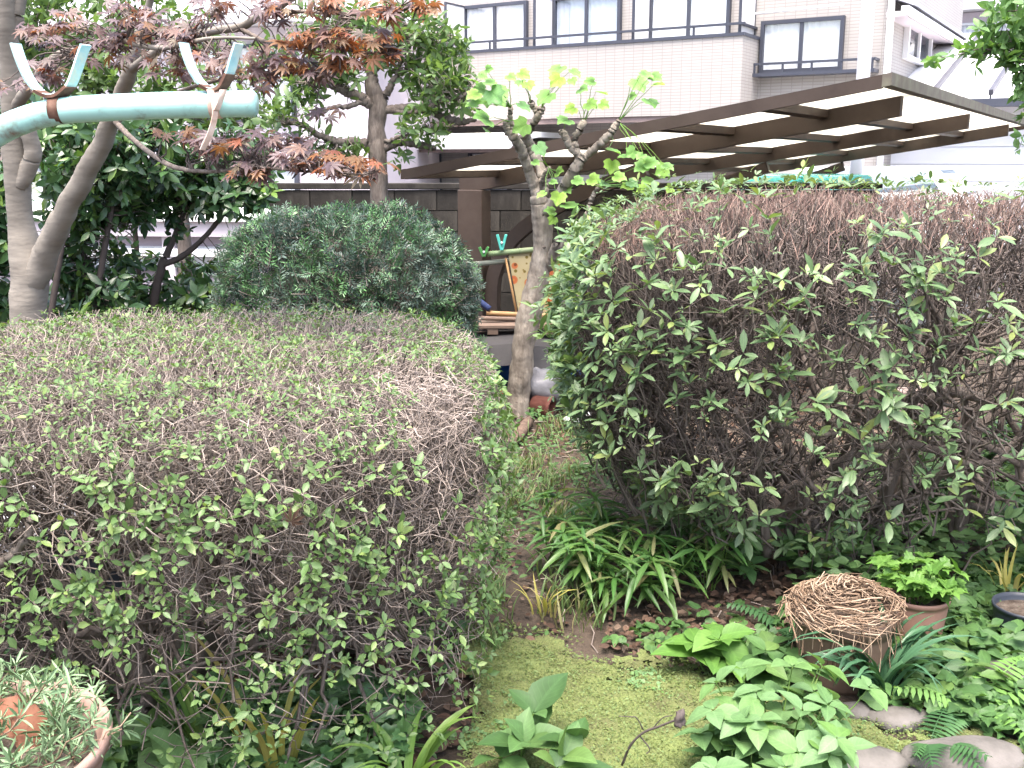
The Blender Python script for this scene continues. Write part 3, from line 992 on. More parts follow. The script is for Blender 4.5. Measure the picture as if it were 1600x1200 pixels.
def hedge_twigs(name, parent, off, blob, n, mat, L, r, outward=1.0, tang=.7, upb=.3, depth=.1, K=4, wig=.012, zmin=None, zfade=None, thin=None):
    P, N = blob.sample(n)
    if zmin is not None:
        kp = rng.random(len(P)) < np.clip((P[:, 2] - zmin) / zfade, .06, 1)
        P, N = P[kp], N[kp]
    if thin is not None:
        kp = rng.random(len(P)) > thin(P)
        P, N = P[kp], N[kp]
    T = rand_dirs(len(P)); T = T - N * np.einsum('ni,ni->n', T, N)[:, None]
    D = unit(N * outward + unit(T) * tang * rng.uniform(.2, 1.3, (len(P), 1)) + UP * upb)
    P = P - N * (rng.random((len(P), 1)) ** 1.6) * depth + N * rng.normal(0, .012, (len(P), 1))
    pts, R = twig_set(P, D, L * rng.uniform(.5, 1.4, len(P)), r, r * .4, K, wig)
    pts[..., 2] = np.maximum(pts[..., 2], .015)
    tube_mesh(name, pts, R, mat, parent, off, 3, 'stuff')
    return P, N, D


# ------------------------------------------------------------------ big clipped bush on the left
LB = Blob((-.98, 3.12, .49), (.97, 1.0, .575), 2.5, 7.0, .03, .3)
gap_at = lambda P: .85 * (np.exp(-((P[:, 0] / P[:, 1] + .475) / .045) ** 2) * np.exp(-(((EYE - P[:, 2]) / P[:, 1] - .37) / .05) ** 2))
lo = (-1.08, 2.95, 0)
lb = thing('rounded_hedge', 'large round clipped bush of fine grey twigs and small green leaves at the path', 'hedge', lo)
bases = [(-1.12, 2.9, 0), (-1.02, 3.0, 0), (-.8, 3.15, 0), (-.55, 3.2, 0), (-1.4, 3.2, 0)]
targets = [[(-1.2, 2.45, .5), (-.95, 2.5, .62), (-1.5, 2.6, .6), (-1.15, 2.6, .8)], [(-.7, 2.55, .6), (-.45, 2.75, .55), (-.9, 3.1, .85), (-.6, 2.9, .8)], [(-.35, 3.1, .6), (-.5, 3.5, .7), (-.9, 3.6, .75)], [(-.25, 3.0, .5), (-.3, 3.35, .6), (-.45, 2.6, .45)], [(-1.7, 3.1, .6), (-1.4, 3.6, .7), (-1.65, 2.75, .55), (-1.35, 2.5, .4)]]
stems_for(lb, lo, bases, targets, M['rough_bark'], .03, .011, 420, LB, .0075)
# the thick crooked trunk and the cut branch that show at the front
for pts in ([(215, 1135, 2.6, 13), (235, 1085, 2.62, 14), (215, 1030, 2.62, 13), (225, 970, 2.6, 13), (208, 920, 2.6, 11), (225, 860, 2.55, 9), (205, 800, 2.6, 6)],
            [(222, 1000, 2.62, 10), (190, 950, 2.6, 8), (165, 930, 2.6, 7), (100, 900, 2.6, 6), (30, 890, 2.6, 5)],
            [(232, 990, 2.62, 8), (250, 930, 2.6, 7), (240, 880, 2.6, 8), (215, 840, 2.6, 7)],
            [(395, 1010, 2.75, 9), (405, 960, 2.75, 10), (385, 920, 2.7, 9), (350, 900, 2.65, 8)],
            [(-25, 890, 2.2, 7), (5, 880, 2.18, 7), (30, 855, 2.16, 7), (46, 820, 2.15, 6), (52, 808, 2.15, 5)],
            [(-30, 1010, 2.4, 5), (60, 1000, 2.4, 5), (150, 985, 2.4, 5), (230, 975, 2.5, 4)],
            [(185, 1075, 2.45, 4), (240, 1060, 2.4, 4), (330, 1030, 2.4, 3), (440, 1000, 2.45, 3)]):
    P, R = px_path(pts, wig=.004)
    P[:, 2] = np.maximum(P[:, 2], 0)
    MB().tube(P, R, 9).build('stem', M['rough_bark'], lb, off=lo, smooth=True)
hedge_twigs('twigs', lb, lo, LB, 12500, M['grey_twig'], .16, .0018, .5, 1.1, .05, .16, 5, .014, .34, .5, gap_at)
hedge_twigs('inner_twigs', lb, lo, LB, 3800, M['mid_twig'], .28, .0034, .7, .8, .1, .4, 5, .022, .28, .6, gap_at)
# pale twig ends over the top
P, N = LB.sample(15000)
k = N[:, 2] > .3
P, N = P[k], N[k]
pts, R = twig_set(P + N * rng.uniform(-.01, .02, (len(P), 1)), unit(N + rand_dirs(len(P)) * .8), .06 * rng.uniform(.5, 1.6, len(P)), .0016, .0009, 3, .005)
tube_mesh('top_twigs', pts, R, M['grey_twig'], lb, lo, 3, 'stuff')
P, N = LB.sample(13500)
den = .5 + .5 * noise3(P, 5, 21)
topness = np.clip((N[:, 2] - .2) / .5, 0, 1)
prob = np.clip(.12 + .5 * den ** 1.4 + .4 * topness, .03, 1) * np.clip((P[:, 2] - .12) / .5, .16, 1)
k = (rng.random(len(P)) < prob) & (rng.random(len(P)) > gap_at(P))
P, N = P[k], N[k]
ax = unit(N * .7 + UP * .45 + rand_dirs(len(P)) * .55)
big = np.clip(1.15 - .42 * np.clip((N[:, 2] - .1) / .6, 0, 1), .6, 1.4)
p_, d_, n_, s_ = whorls(P + N * rng.uniform(-.03, .02, (len(P), 1)), ax, 4, 1.1, .0195, .34)
s_ = s_ * np.repeat(big, 4)
n_ = unit(n_ + UP * .6)
leaves(lb, lo, SMALL, p_, d_, n_, s_, M['left_leaf'], 300)

# ------------------------------------------------------------------ clipped azalea hedge on the right
RB = Blob((1.80, 4.2, .82), (1.55, .93, .67), 4.2, 5.0, .3, .65, (0.0, .05))
ro = (1.3, 4.0, 0)
rb_ = thing('azalea_hedge', 'tall clipped azalea hedge with brown bare twigs and sparse leaf rosettes beside the pots', 'hedge', ro)
bases, targets = [], []
for x, y in ((.95, 4.0), (1.1, 3.85), (1.25, 4.05), (1.4, 3.9), (1.55, 4.1), (1.85, 4.0), (2.3, 4.1), (.8, 4.15), (2.7, 4.2)):
    bases.append((x, y, 0))
    targets.append([(x + rng.uniform(-.5, .5), y + rng.uniform(-.45, .35), rng.uniform(.65, 1.15)) for _ in range(5)])
stems_for(rb_, ro, bases, targets, M['rough_bark'], .026, .010, 800, RB, .0085)
for pts in ([(1350, 640, 3.75, 7), (1400, 622, 3.7, 9), (1460, 622, 3.65, 9), (1500, 612, 3.6, 9), (1560, 630, 3.6, 8), (1620, 620, 3.6, 8)],
            [(1215, 770, 3.75, 6), (1270, 745, 3.7, 7), (1330, 712, 3.6, 7), (1400, 692, 3.55, 7), (1450, 700, 3.55, 7), (1490, 720, 3.55, 6), (1550, 722, 3.55, 5), (1620, 705, 3.6, 5)],
            [(1380, 620, 3.7, 5), (1430, 640, 3.65, 6), (1480, 670, 3.6, 6), (1540, 695, 3.6, 6), (1600, 730, 3.55, 5)],
            [(1370, 700, 3.65, 5), (1380, 730, 3.6, 5), (1390, 745, 3.55, 4), (1370, 765, 3.5, 3), (1330, 782, 3.5, 3)],
            [(1200, 680, 3.6, 5), (1225, 665, 3.5, 5), (1260, 680, 3.5, 4), (1320, 675, 3.5, 4), (1345, 665, 3.5, 3)],
            [(1240, 720, 3.6, 4), (1270, 760, 3.5, 4), (1278, 785, 3.5, 3), (1255, 805, 3.5, 3)],
            [(1420, 630, 3.7, 5), (1400, 690, 3.7, 5), (1380, 760, 3.75, 6), (1370, 850, 3.8, 7)],
            [(1150, 640, 3.5, 5), (1180, 700, 3.55, 6), (1190, 780, 3.65, 7), (1200, 870, 3.7, 9)]):
    P, R = px_path(pts, wig=.004)
    MB().tube(P, R, 8).build('stem', M['rough_bark'], rb_, off=ro, smooth=True)
hollow_at = lambda P: .93 * np.clip((P[:, 0] - 1.3) / .25, 0, 1) * np.clip((.82 - P[:, 2]) / .2, 0, 1)
hedge_twigs('twigs', rb_, ro, RB, 7000, M['dark_twig'], .15, .0022, .7, .7, .6, .2, 5, .014, .32, .3, hollow_at)
hedge_twigs('shoots', rb_, ro, RB, 1900, M['mid_twig'], .34, .0042, .55, .45, 1.0, .12, 6, .016, .3, .3, hollow_at)
hedge_twigs('inner_twigs', rb_, ro, RB, 3800, M['dark_twig'], .3, .0033, .6, .9, .3, .5, 5, .02, .25, .3, hollow_at)
P, N = RB.sample(26000)
k = (N[:, 2] > .6)
P, N = P[k], N[k]
pts, R = twig_set(P + N * (rng.random((len(P), 1)) ** 2 * -.05 + rng.normal(0, .012, (len(P), 1))), unit(UP * 1.0 + N * .25 + rand_dirs(len(P)) * .75), .06 * rng.uniform(.4, 1.6, len(P)), .0014, .0009, 3, .007)
tube_mesh('top_twigs', pts, R, M['red_twig'], rb_, ro, 3, 'stuff')
P, N = RB.sample(4000)
den = np.clip(.5 + .75 * noise3(P, 4.5, 33), 0, 1.2)
top = np.clip((N[:, 2] - .3) / .5, 0, 1)
leftness = np.clip((1.3 - P[:, 0]) / .9, 0, 1)
hollow = np.clip((P[:, 0] - 1.35) / .3, 0, 1) * np.clip((.75 - P[:, 2]) / .2, 0, 1)
prob = np.clip((.42 + .5 * den) * (1 - .5 * top) + .04 * leftness, .05, 1) * (1 - .75 * hollow) * np.clip((P[:, 2] - .1) / .2, .15, 1) * (1 - .72 * np.clip((.9 - P[:, 2]) / .25, 0, 1) * np.clip((P[:, 0] - .45) / .4, .3, 1))
k = rng.random(len(P)) < prob
P, N = P[k], N[k]
ax = unit(N * .55 + UP * .8 + rand_dirs(len(P)) * .45)
ex = rng.random(len(P)) < .55                      # side shoots beside the leading one
P = np.concatenate([P, P[ex] + rng.normal(0, .035, (ex.sum(), 3))]); N = np.concatenate([N, N[ex]]); ax = np.concatenate([ax, unit(ax[ex] + rand_dirs(ex.sum()) * .5)])
tk = np.concatenate([top[k], top[k][ex]])
small = np.where(rng.random(len(P)) < .3 + .5 * tk, rng.uniform(.3, .65, len(P)), rng.uniform(.75, 1.2, len(P)))
p_, d_, n_, s_ = whorls(P + N * .03, ax, 6, 1.1, .051, .3)
s_ *= np.repeat(small, 6)
kk = rng.random(len(p_)) < .8
p_, d_, n_, s_ = p_[kk], d_[kk], n_[kk], s_[kk]
n_ = unit(n_ + UP * .5)
leaves(rb_, ro, AZALEA, p_, d_, n_, s_, M['azalea_leaf'], 300)

# ------------------------------------------------------------------ yew ball
YB = Blob((-.96, 6.0, .70), (.74, .68, .65), 2.7, 2.9)
yo = (-.97, 6.0, 0)
yw = thing('yew_bush', 'dark bluish green clipped yew in front of the block wall', 'bush', yo)
MB().tube(branch_line(A3([-.97, 6, 0]), A3([-.95, 6, .9]), 6, .02), np.linspace(.05, .02, 6), 8).build('trunk', M['rough_bark'], yw, off=yo, smooth=True)
P, N = YB.sample(8000, back=.3)
dep = rng.random((len(P), 1)) ** 1.8
P = P - N * dep * .14 + N * (noise3(P, 8, 8) * .024 + noise3(P, 19, 9) * .018)[:, None]
ax = unit(N * .7 + UP * .25 + rand_dirs(len(P)) * .9)
yv = np.clip(.42 + .34 * noise3(P, 6, 61) + rng.normal(0, .16, len(P)), .0, .98)
kN = 12
i = np.arange(kN)
tt = np.tile(i // 2 / 5.5, (len(P), 1))
ref = rand_dirs(len(P)); X = unit(np.cross(ax, ref)); side = np.where(i % 2, 1.0, -1.0)
L = .085 * rng.uniform(.7, 1.3, (len(P), 1))
pos = P[:, None] + ax[:, None] * ((tt - .6) * L)[..., None]
dd = X[:, None] * side[None, :, None] + ax[:, None] * (.55 + .5 * tt)[..., None] + rng.normal(0, .12, pos.shape)
nn = np.cross(X, ax)[:, None] + rng.normal(0, .2, pos.shape)
NEEDLE = leaf_tmpl([(.5, .11)], .1, .2)
joined_leaves('needles', NEEDLE, pos.reshape(-1, 3), frames(dd.reshape(-1, 3), nn.reshape(-1, 3)), (.034 * rng.uniform(.7, 1.25, pos.shape[:2]) * (1.1 - .25 * tt)).ravel(), M['yew_needle'], yw, yo, var=np.repeat(yv, kN))
pts, R = twig_set(P + ax * L * .4, ax, .10 * rng.uniform(.6, 1.5, len(P)), .002, .0008, 3, .006)
tube_mesh('twigs', pts, R, M['dark_twig'], yw, yo, 3, 'stuff')
pts = A3([branch_line(A3([-.97, 6, rng.uniform(.2, .8)]), p, 6, .03) for p in (YB.c + (P[:260] - YB.c) * .85)])
tube_mesh('branches', pts, np.linspace(.009, .003, 6)[None] * np.ones((260, 1)), M['rough_bark'], yw, yo, 4, 'stuff')


# ------------------------------------------------------------------ trees from limbs and leaf clouds
def limb(parent, off, pts, mat, name='limb', sides=10, wig=.0, knob=.09):
    P, R = px_path(pts, n=9 * len(pts), wig=wig * .6)
    P[:, 2] = np.maximum(P[:, 2], 0)
    mb = MB().tube(P, R, sides)
    C = np.concatenate([np.repeat(P, sides, 0), P[:1], P[-1:]])
    V = mb.v[0]
    rr = float(np.mean(R))
    f = 1 + knob * noise3(V, 1.1 / max(rr, .01), 4) + knob * .6 * noise3(V, 3.2 / max(rr, .01), 6)
    mb.v[0] = C + (V - C) * f[:, None]
    mb.build(name, mat, parent, off=off, smooth=True)
    return P, R


def cloud(blobs, dens, twig_to=None):
    """tips inside px blobs (px,py,Y,r_px[,flat]) ; dens = tips per blob scaled by area"""
    Ps, Cs = [], []
    for b in blobs:
        x, y, Yd, r = b[:4]
        fl = b[4] if len(b) > 4 else 1.0
        c = at(x, y, Yd); rm = r * Yd / 1637
        n = max(3, int(dens * (r / 50.0) ** 2 * (b[5] if len(b) > 5 else 1)))
        q = rand_dirs(n) * (rng.random((n, 1)) ** .4) * rm
        q[:, 2] *= fl
        Ps.append(c + q); Cs.append(np.repeat(c[None], n, 0))
    return np.concatenate(Ps), np.concatenate(Cs)


def near_twigs(parent, off, tips, lines, mat, r0=.004, r1=.0012, name='twigs'):
    pts = np.concatenate(lines)
    out = []
    for t in tips:
        d = np.linalg.norm(pts - t, axis=1) + rng.random(len(pts)) * .06
        out.append(branch_line(pts[np.argmin(d)], t, 5, .02))
    out = A3(out)
    R = np.linspace(r0, r1, 5)[None] * rng.uniform(.7, 1.3, (len(out), 1))
    tube_mesh(name, out, R, mat, parent, off, 4, 'stuff')
    return out


# maple
mo = tuple(gnd(45, 640)) ; mo = (at(45, 540, 4.9)[0], 4.9, 0)
mp_ = thing('maple_tree', 'smooth grey forked maple with purple and orange leaves beside the green pole', 'tree', mo)
base = at(45, 540, 4.9)
LL = []
LL.append(limb(mp_, mo, [(50, 760, 4.9, 36), (47, 640, 4.9, 31), (46, 540, 4.9, 28), (45, 470, 4.9, 28), (45, 425, 4.9, 29), (37, 380, 4.9, 23), (30, 320, 4.88, 19), (26, 265, 4.85, 20), (22, 200, 4.82, 18), (17, 120, 4.78, 16), (12, 50, 4.72, 15), (8, -40, 4.65, 14), (0, -160, 4.6, 12)], M['maple_bark'], 'trunk', 18, knob=.05)[0])
limb(mp_, mo, [(30, 290, 4.84, 12), (45, 262, 4.82, 13), (50, 235, 4.8, 13), (42, 205, 4.78, 12), (30, 170, 4.77, 9)], M['maple_bark'], sides=12)
LL.append(limb(mp_, mo, [(34, 560, 4.96, 10), (42, 500, 4.93, 18), (55, 440, 4.88, 20), (77, 385, 4.82, 20), (105, 325, 4.7, 17), (135, 270, 4.6, 16), (165, 210, 4.5, 14), (188, 150, 4.4, 12), (205, 108, 4.3, 11), (215, 60, 4.25, 7), (235, 0, 4.2, 5), (240, -60, 4.1, 4)], M['maple_bark'], sides=14)[0])
limb(mp_, mo, [(20, 60, 4.74, 10), (30, 0, 4.7, 10), (40, -80, 4.7, 9)], M['maple_bark'])
LL.append(limb(mp_, mo, [(22, 170, 4.8, 9), (55, 125, 4.6, 8), (90, 88, 4.3, 7), (130, 78, 4.1, 6), (175, 62, 3.9, 5), (250, 75, 3.6, 4), (330, 60, 3.4, 3), (400, 60, 3.3, 2)], M['maple_bark'])[0])
LL.append(limb(mp_, mo, [(205, 108, 4.3, 7), (270, 65, 3.9, 6), (335, 48, 3.7, 6), (375, 42, 3.6, 6), (410, 22, 3.55, 6), (445, 4, 3.5, 6), (480, -20, 3.4, 5)], M['maple_bark'])[0])
LL.append(limb(mp_, mo, [(180, 190, 4.45, 5), (205, 215, 4.2, 4), (240, 243, 3.9, 4), (275, 262, 3.7, 4), (330, 268, 3.5, 3), (400, 262, 3.4, 3), (480, 268, 3.3, 2), (570, 272, 3.2, 1.2)], M['rough_bark'])[0])
LL.append(limb(mp_, mo, [(375, 45, 3.6, 4), (430, 70, 3.45, 3), (500, 72, 3.35, 3), (570, 82, 3.3, 2), (620, 80, 3.25, 1.2)], M['rough_bark'])[0])
LL.append(limb(mp_, mo, [(410, 20, 3.55, 3), (480, 18, 3.4, 3), (560, 22, 3.3, 2.5), (640, 12, 3.2, 1.5), (690, 5, 3.2, 1)], M['rough_bark'])[0])
LL.append(limb(mp_, mo, [(240, 160, 4.2, 3), (320, 130, 3.8, 3), (400, 118, 3.5, 2.5), (480, 112, 3.4, 2), (540, 105, 3.3, 1.2)], M['rough_bark'])[0])
blobs = [(60, 55, 4.0, 40, .4), (110, 40, 3.9, 45, .4), (170, 75, 3.8, 50, .45), (230, 40, 3.7, 50, .4), (300, 60, 3.5, 50, .45), (350, 95, 3.4, 45, .45), (270, 105, 3.6, 45, .4), (200, 15, 3.8, 45, .4), (330, 15, 3.5, 40, .4),
         (20, 130, 4.0, 35, .4, .7), (70, 110, 3.9, 40, .4), (430, 15, 3.4, 45, .4), (510, 8, 3.3, 40, .4), (590, 15, 3.2, 40, .35), (660, 8, 3.2, 32, .3),
         (470, 62, 3.35, 40, .5, 1.2), (530, 65, 3.3, 42, .5, 1.3), (590, 70, 3.25, 40, .5, 1.2), (420, 95, 3.4, 45, .4), (480, 105, 3.35, 45, .4), (540, 95, 3.3, 40, .35), (400, 130, 3.5, 35, .35, .6),
         (350, 225, 3.45, 50, .4), (420, 225, 3.4, 50, .4), (480, 245, 3.3, 48, .4, 1.2), (540, 258, 3.25, 45, .4, 1.2), (590, 262, 3.2, 25, .4), (300, 215, 3.55, 35, .4), (390, 265, 3.4, 40, .35), (510, 175, 3.4, 30, .3, .5), (240, 205, 3.8, 25, .3, .4)]
tips, cc = cloud([(b[0], b[1], b[2], b[3], b[4] * 1.2, *b[5:]) for b in blobs], 33)
near_twigs(mp_, mo, tips[::2], LL, M['dark_twig'], .0035, .001)
az = rng.random(len(tips)) * 6.28
d_ = np.stack([np.cos(az), np.sin(az) * .8 - .25, rng.normal(-.35, .22, len(tips))], 1)
n_ = np.stack([rng.normal(0, .3, len(tips)), rng.normal(-.75, .35, len(tips)), np.ones(len(tips))], 1)
sz = .052 * rng.uniform(.65, 1.25, len(tips))
sx, sy, _ = screen(tips)
po_ = np.where(((sx > 440) & (sy < 112)) | ((sx > 490) & (sy > 225)), .72, .12)
og = rng.random(len(tips)) < po_
leaves(mp_, mo, MAPLE, tips[~og], d_[~og], n_[~og], sz[~og], M['maple_leaf'], 200)
leaves(mp_, mo, MAPLE, tips[og], d_[og], n_[og], sz[og] * .9, M['maple_orange'], 100, rest='orange_leaves')

# evergreen with spreading limbs in front of the wall
io = (at(592, 320, 6.9)[0], 6.9, 0)
il = thing('evergreen_tree', 'pruned evergreen with stout bare limbs growing behind the yew', 'tree', io)
limb(il, io, [(594, 540, 6.9, 18), (593, 420, 6.9, 16), (592, 320, 6.9, 14.5), (591, 260, 6.9, 14), (589, 225, 6.9, 15), (589, 195, 6.9, 13), (590, 165, 6.9, 15), (583, 140, 6.9, 13), (578, 118, 6.9, 9)], M['rough_bark'], 'trunk', 14)
IL = []
for pts in ([(588, 168, 6.9, 9), (560, 150, 6.85, 8), (535, 140, 6.8, 7), (515, 132, 6.75, 5), (490, 128, 6.7, 3)],
            [(585, 130, 6.9, 9), (575, 100, 6.95, 7), (572, 70, 7.0, 5), (560, 35, 7.0, 3)],
            [(598, 160, 6.9, 7), (607, 140, 6.88, 6), (622, 110, 6.85, 4), (630, 70, 6.8, 3), (640, 40, 6.8, 2)],
            [(596, 172, 6.9, 7), (640, 168, 6.85, 6), (680, 178, 6.8, 6), (715, 190, 6.75, 6), (742, 188, 6.7, 3)],
            [(600, 172, 6.9, 5), (650, 175, 6.8, 4), (690, 158, 6.7, 4), (720, 152, 6.65, 3), (740, 140, 6.6, 2)],
            [(585, 232, 6.9, 9), (560, 222, 6.85, 7), (530, 222, 6.8, 6), (500, 212, 6.75, 5), (470, 195, 6.7, 4), (440, 190, 6.6, 3)],
            [(598, 232, 6.9, 8), (625, 222, 6.85, 6), (655, 226, 6.8, 6), (680, 232, 6.75, 4)],
            [(596, 222, 6.88, 3), (625, 215, 6.8, 3), (650, 208, 6.75, 2), (665, 195, 6.7, 2)],
            [(578, 150, 6.9, 5), (550, 165, 6.8, 4), (520, 168, 6.7, 3), (500, 180, 6.7, 2)],
            [(580, 120, 6.9, 5), (600, 95, 6.9, 4), (650, 60, 6.9, 3), (700, 50, 6.9, 2)]):
    IL.append(limb(il, io, pts, M['rough_bark'], wig=.006)[0])
blobs = [(560, 40, 7.0, 45), (610, 45, 6.9, 45), (660, 60, 6.8, 50), (700, 80, 6.8, 45), (640, 95, 6.9, 40), (715, 120, 6.7, 35), (690, 130, 6.7, 40), (665, 135, 6.8, 35), (720, 165, 6.7, 28), (530, 100, 6.8, 40), (490, 110, 6.7, 40), (545, 130, 6.8, 25, 1, .5),
         (500, 40, 7.1, 50), (470, 140, 6.7, 35), (450, 180, 6.6, 40, 1, .8), (500, 235, 6.8, 40, .8, .8), (550, 245, 6.8, 35, .7, .8), (640, 205, 6.7, 30, .6, .7), (625, 245, 6.85, 18, 1, .8), (690, 205, 6.7, 25, .6, .7), (660, 175, 6.7, 30, .6, .6), (430, 100, 6.9, 40), (600, 100, 6.9, 35, 1, .6), (680, 228, 6.75, 15, .6, .7)]
tips, cc = cloud(blobs, 80)
near_twigs(il, io, tips[::2], IL, M['grey_twig'], .004, .0014)
p_, d_, n_, s_ = whorls(tips, unit(rand_dirs(len(tips)) + UP * .5), 4, .95, .062, .25)
leaves(il, io, LAUREL, p_, d_, unit(n_ + UP * .4), s_, M['ilex_leaf'], 300)

# camellia thicket on the left: three shrubs
CAM = [('camellia_shrub', 'dark glossy camellia growing right behind the forked maple trunk', (130, 500, 5.8),
        [(110, 250, 5.7, 55), (165, 235, 5.7, 60), (215, 255, 5.8, 60), (120, 330, 5.8, 55), (170, 320, 5.9, 50), (110, 400, 5.9, 50), (130, 455, 5.9, 50), (175, 470, 5.8, 45), (215, 320, 6.0, 40), (90, 490, 6.0, 45), (180, 400, 6.1, 40, 1, .7), (240, 210, 5.9, 45), (80, 200, 6.0, 50)],
        [[(160, 620, 5.8, 6), (150, 500, 5.8, 6), (165, 380, 5.8, 5), (185, 270, 5.8, 4)], [(75, 520, 5.6, 6), (88, 440, 5.6, 5), (100, 370, 5.6, 4), (120, 300, 5.7, 3)], [(160, 600, 5.9, 7), (135, 450, 5.9, 6), (120, 300, 5.9, 5)]]),
       ('camellia_shrub', 'camellia with forked thin stem in front of the glazed porch', (270, 500, 6.3),
        [(270, 290, 6.2, 50), (320, 290, 6.2, 50), (370, 300, 6.2, 45), (405, 300, 6.2, 30), (300, 240, 6.2, 45), (350, 235, 6.2, 45), (250, 300, 6.2, 40), (245, 470, 6.3, 45), (290, 480, 6.3, 45), (320, 460, 6.2, 38), (230, 420, 6.3, 30, 1, .6), (330, 410, 6.2, 22, 1, .6), (395, 250, 6.3, 40), (210, 480, 6.3, 45), (280, 350, 6.2, 25, 1, .5), (300, 420, 6.5, 30, 1, .6)],
        [[(235, 600, 6.2, 8), (240, 480, 6.2, 7), (252, 420, 6.2, 7), (268, 380, 6.2, 5), (285, 340, 6.2, 4), (300, 290, 6.2, 3)], [(253, 415, 6.2, 5), (285, 400, 6.2, 5), (315, 375, 6.2, 4), (345, 340, 6.2, 4), (375, 300, 6.2, 3)], [(225, 600, 6.3, 5), (218, 440, 6.3, 4), (210, 350, 6.3, 4), (205, 290, 6.2, 3)], [(240, 480, 6.3, 4), (290, 475, 6.3, 4), (320, 470, 6.2, 3)], [(180, 460, 6.2, 4), (195, 500, 6.2, 4)]]),
       ('broadleaf_shrub', 'green leafy shrub at the edge of the view behind the maple trunk', (-10, 540, 5.6),
        [(0, 300, 5.5, 45), (-10, 400, 5.5, 45), (10, 480, 5.6, 40), (0, 540, 5.6, 40), (-30, 350, 5.5, 50), (-20, 470, 5.6, 50), (20, 210, 5.9, 40)],
        [[(-20, 640, 5.6, 7), (-10, 500, 5.6, 6), (-5, 380, 5.6, 5), (0, 280, 5.6, 4)]])]
for nm, lab, fo, blobs, lines in CAM:
    b0 = (at(*fo)[0], fo[2], 0)
    t = thing(nm, lab, 'shrub', b0)
    ls = [limb(t, b0, l, M['dark_twig'], 'stem', 7)[0] for l in lines]
    ls[0][0, 2] = 0
    tips, cc = cloud(blobs, 70)
    near_twigs(t, b0, tips[::2], ls, M['dark_twig'], .004, .0015)
    p_, d_, n_, s_ = whorls(tips, unit(rand_dirs(len(tips)) * .8 + A3([0, -.3, .3])), 4, 1.15, .078, .22)
    d_ = unit(d_ + A3([0, 0, -.25]))
    leaves(t, b0, LAUREL, p_, d_, unit(n_ + A3([0, -.4, .5])), s_, M['camellia_leaf'], 220)

# taller green tree behind, filling the gap above the camellias
for nm, lab, fo, blobs, lines, mt in (
        ('leafy_tree', 'light green leafy tree high behind the purple maple leaves', (300, 500, 8.2),
         [(90, 20, 8, 55), (40, 70, 8, 60), (130, 70, 8, 55), (200, 110, 8, 60), (270, 140, 8.0, 55), (330, 160, 8, 55), (390, 180, 8, 50), (150, 150, 8, 55), (80, 150, 8, 60), (250, 40, 8.2, 50), (20, 0, 8, 60), (330, 60, 8.3, 45, 1, .7), (180, 10, 8.2, 50), (400, 120, 8.2, 40, 1, .7), (300, 200, 8, 50), (0, 160, 8, 60), (220, 190, 8, 50), (370, 230, 8, 40)],
         [[(300, 640, 8.2, 12), (290, 420, 8.2, 11), (280, 260, 8.2, 9), (250, 150, 8.2, 7), (230, 40, 8.2, 4)], [(285, 300, 8.2, 7), (220, 190, 8.1, 5), (130, 100, 8.1, 4), (60, 50, 8.0, 3)], [(280, 260, 8.2, 6), (340, 190, 8.1, 4), (400, 150, 8.1, 3)]], 'ilex_leaf'),
        ('roadside_tree', 'bright green tree reaching in over the metal roof', (1690, 420, 6.0),
         [(1585, 20, 5.8, 40, .8), (1610, 70, 5.8, 45), (1575, 65, 5.8, 32, .7, .8), (1600, 110, 5.8, 30), (1545, 75, 5.8, 25, .5, .8), (1570, 90, 5.8, 25, .5, .8), (1610, 170, 5.8, 22, 1, .8), (1600, 225, 5.8, 16, 1, .7), (1650, 50, 5.9, 60), (1660, 150, 5.9, 60), (1560, 10, 5.8, 22, .6, .5), (1520, 78, 5.8, 20, .4, .7), (1490, 84, 5.8, 18, .4, .7), (1455, 92, 5.8, 14, .4, .6), (1535, 100, 5.8, 18, .5, .6), (1555, 45, 5.8, 30, .8, .8), (1590, 150, 5.8, 25, 1, .7)],
         [[(1700, 640, 6, 14), (1695, 400, 6, 12), (1680, 200, 6, 9), (1650, 80, 5.9, 6), (1610, 20, 5.8, 3)], [(1680, 200, 6, 6), (1640, 130, 5.9, 4), (1590, 90, 5.8, 3), (1550, 78, 5.8, 2)]], 'sky_tree_leaf')):
    b0 = (at(*fo)[0], fo[2], 0)
    t = thing(nm, lab, 'tree', b0)
    ls = [limb(t, b0, l, M['rough_bark'], 'trunk' if i == 0 else 'limb', 9)[0] for i, l in enumerate(lines)]
    tips, cc = cloud(blobs, 40)
    near_twigs(t, b0, tips[::2], ls, M['dark_twig'], .004, .0015)
    p_, d_, n_, s_ = whorls(tips, unit(rand_dirs(len(tips)) * .8 + UP * .3), 5, 1.1, .058 if mt[0] == 's' else .085, .25)
    leaves(t, b0, OVATE if mt[0] == 's' else LAUREL, p_, d_, unit(n_ + UP * .5), s_, M[mt], 200)

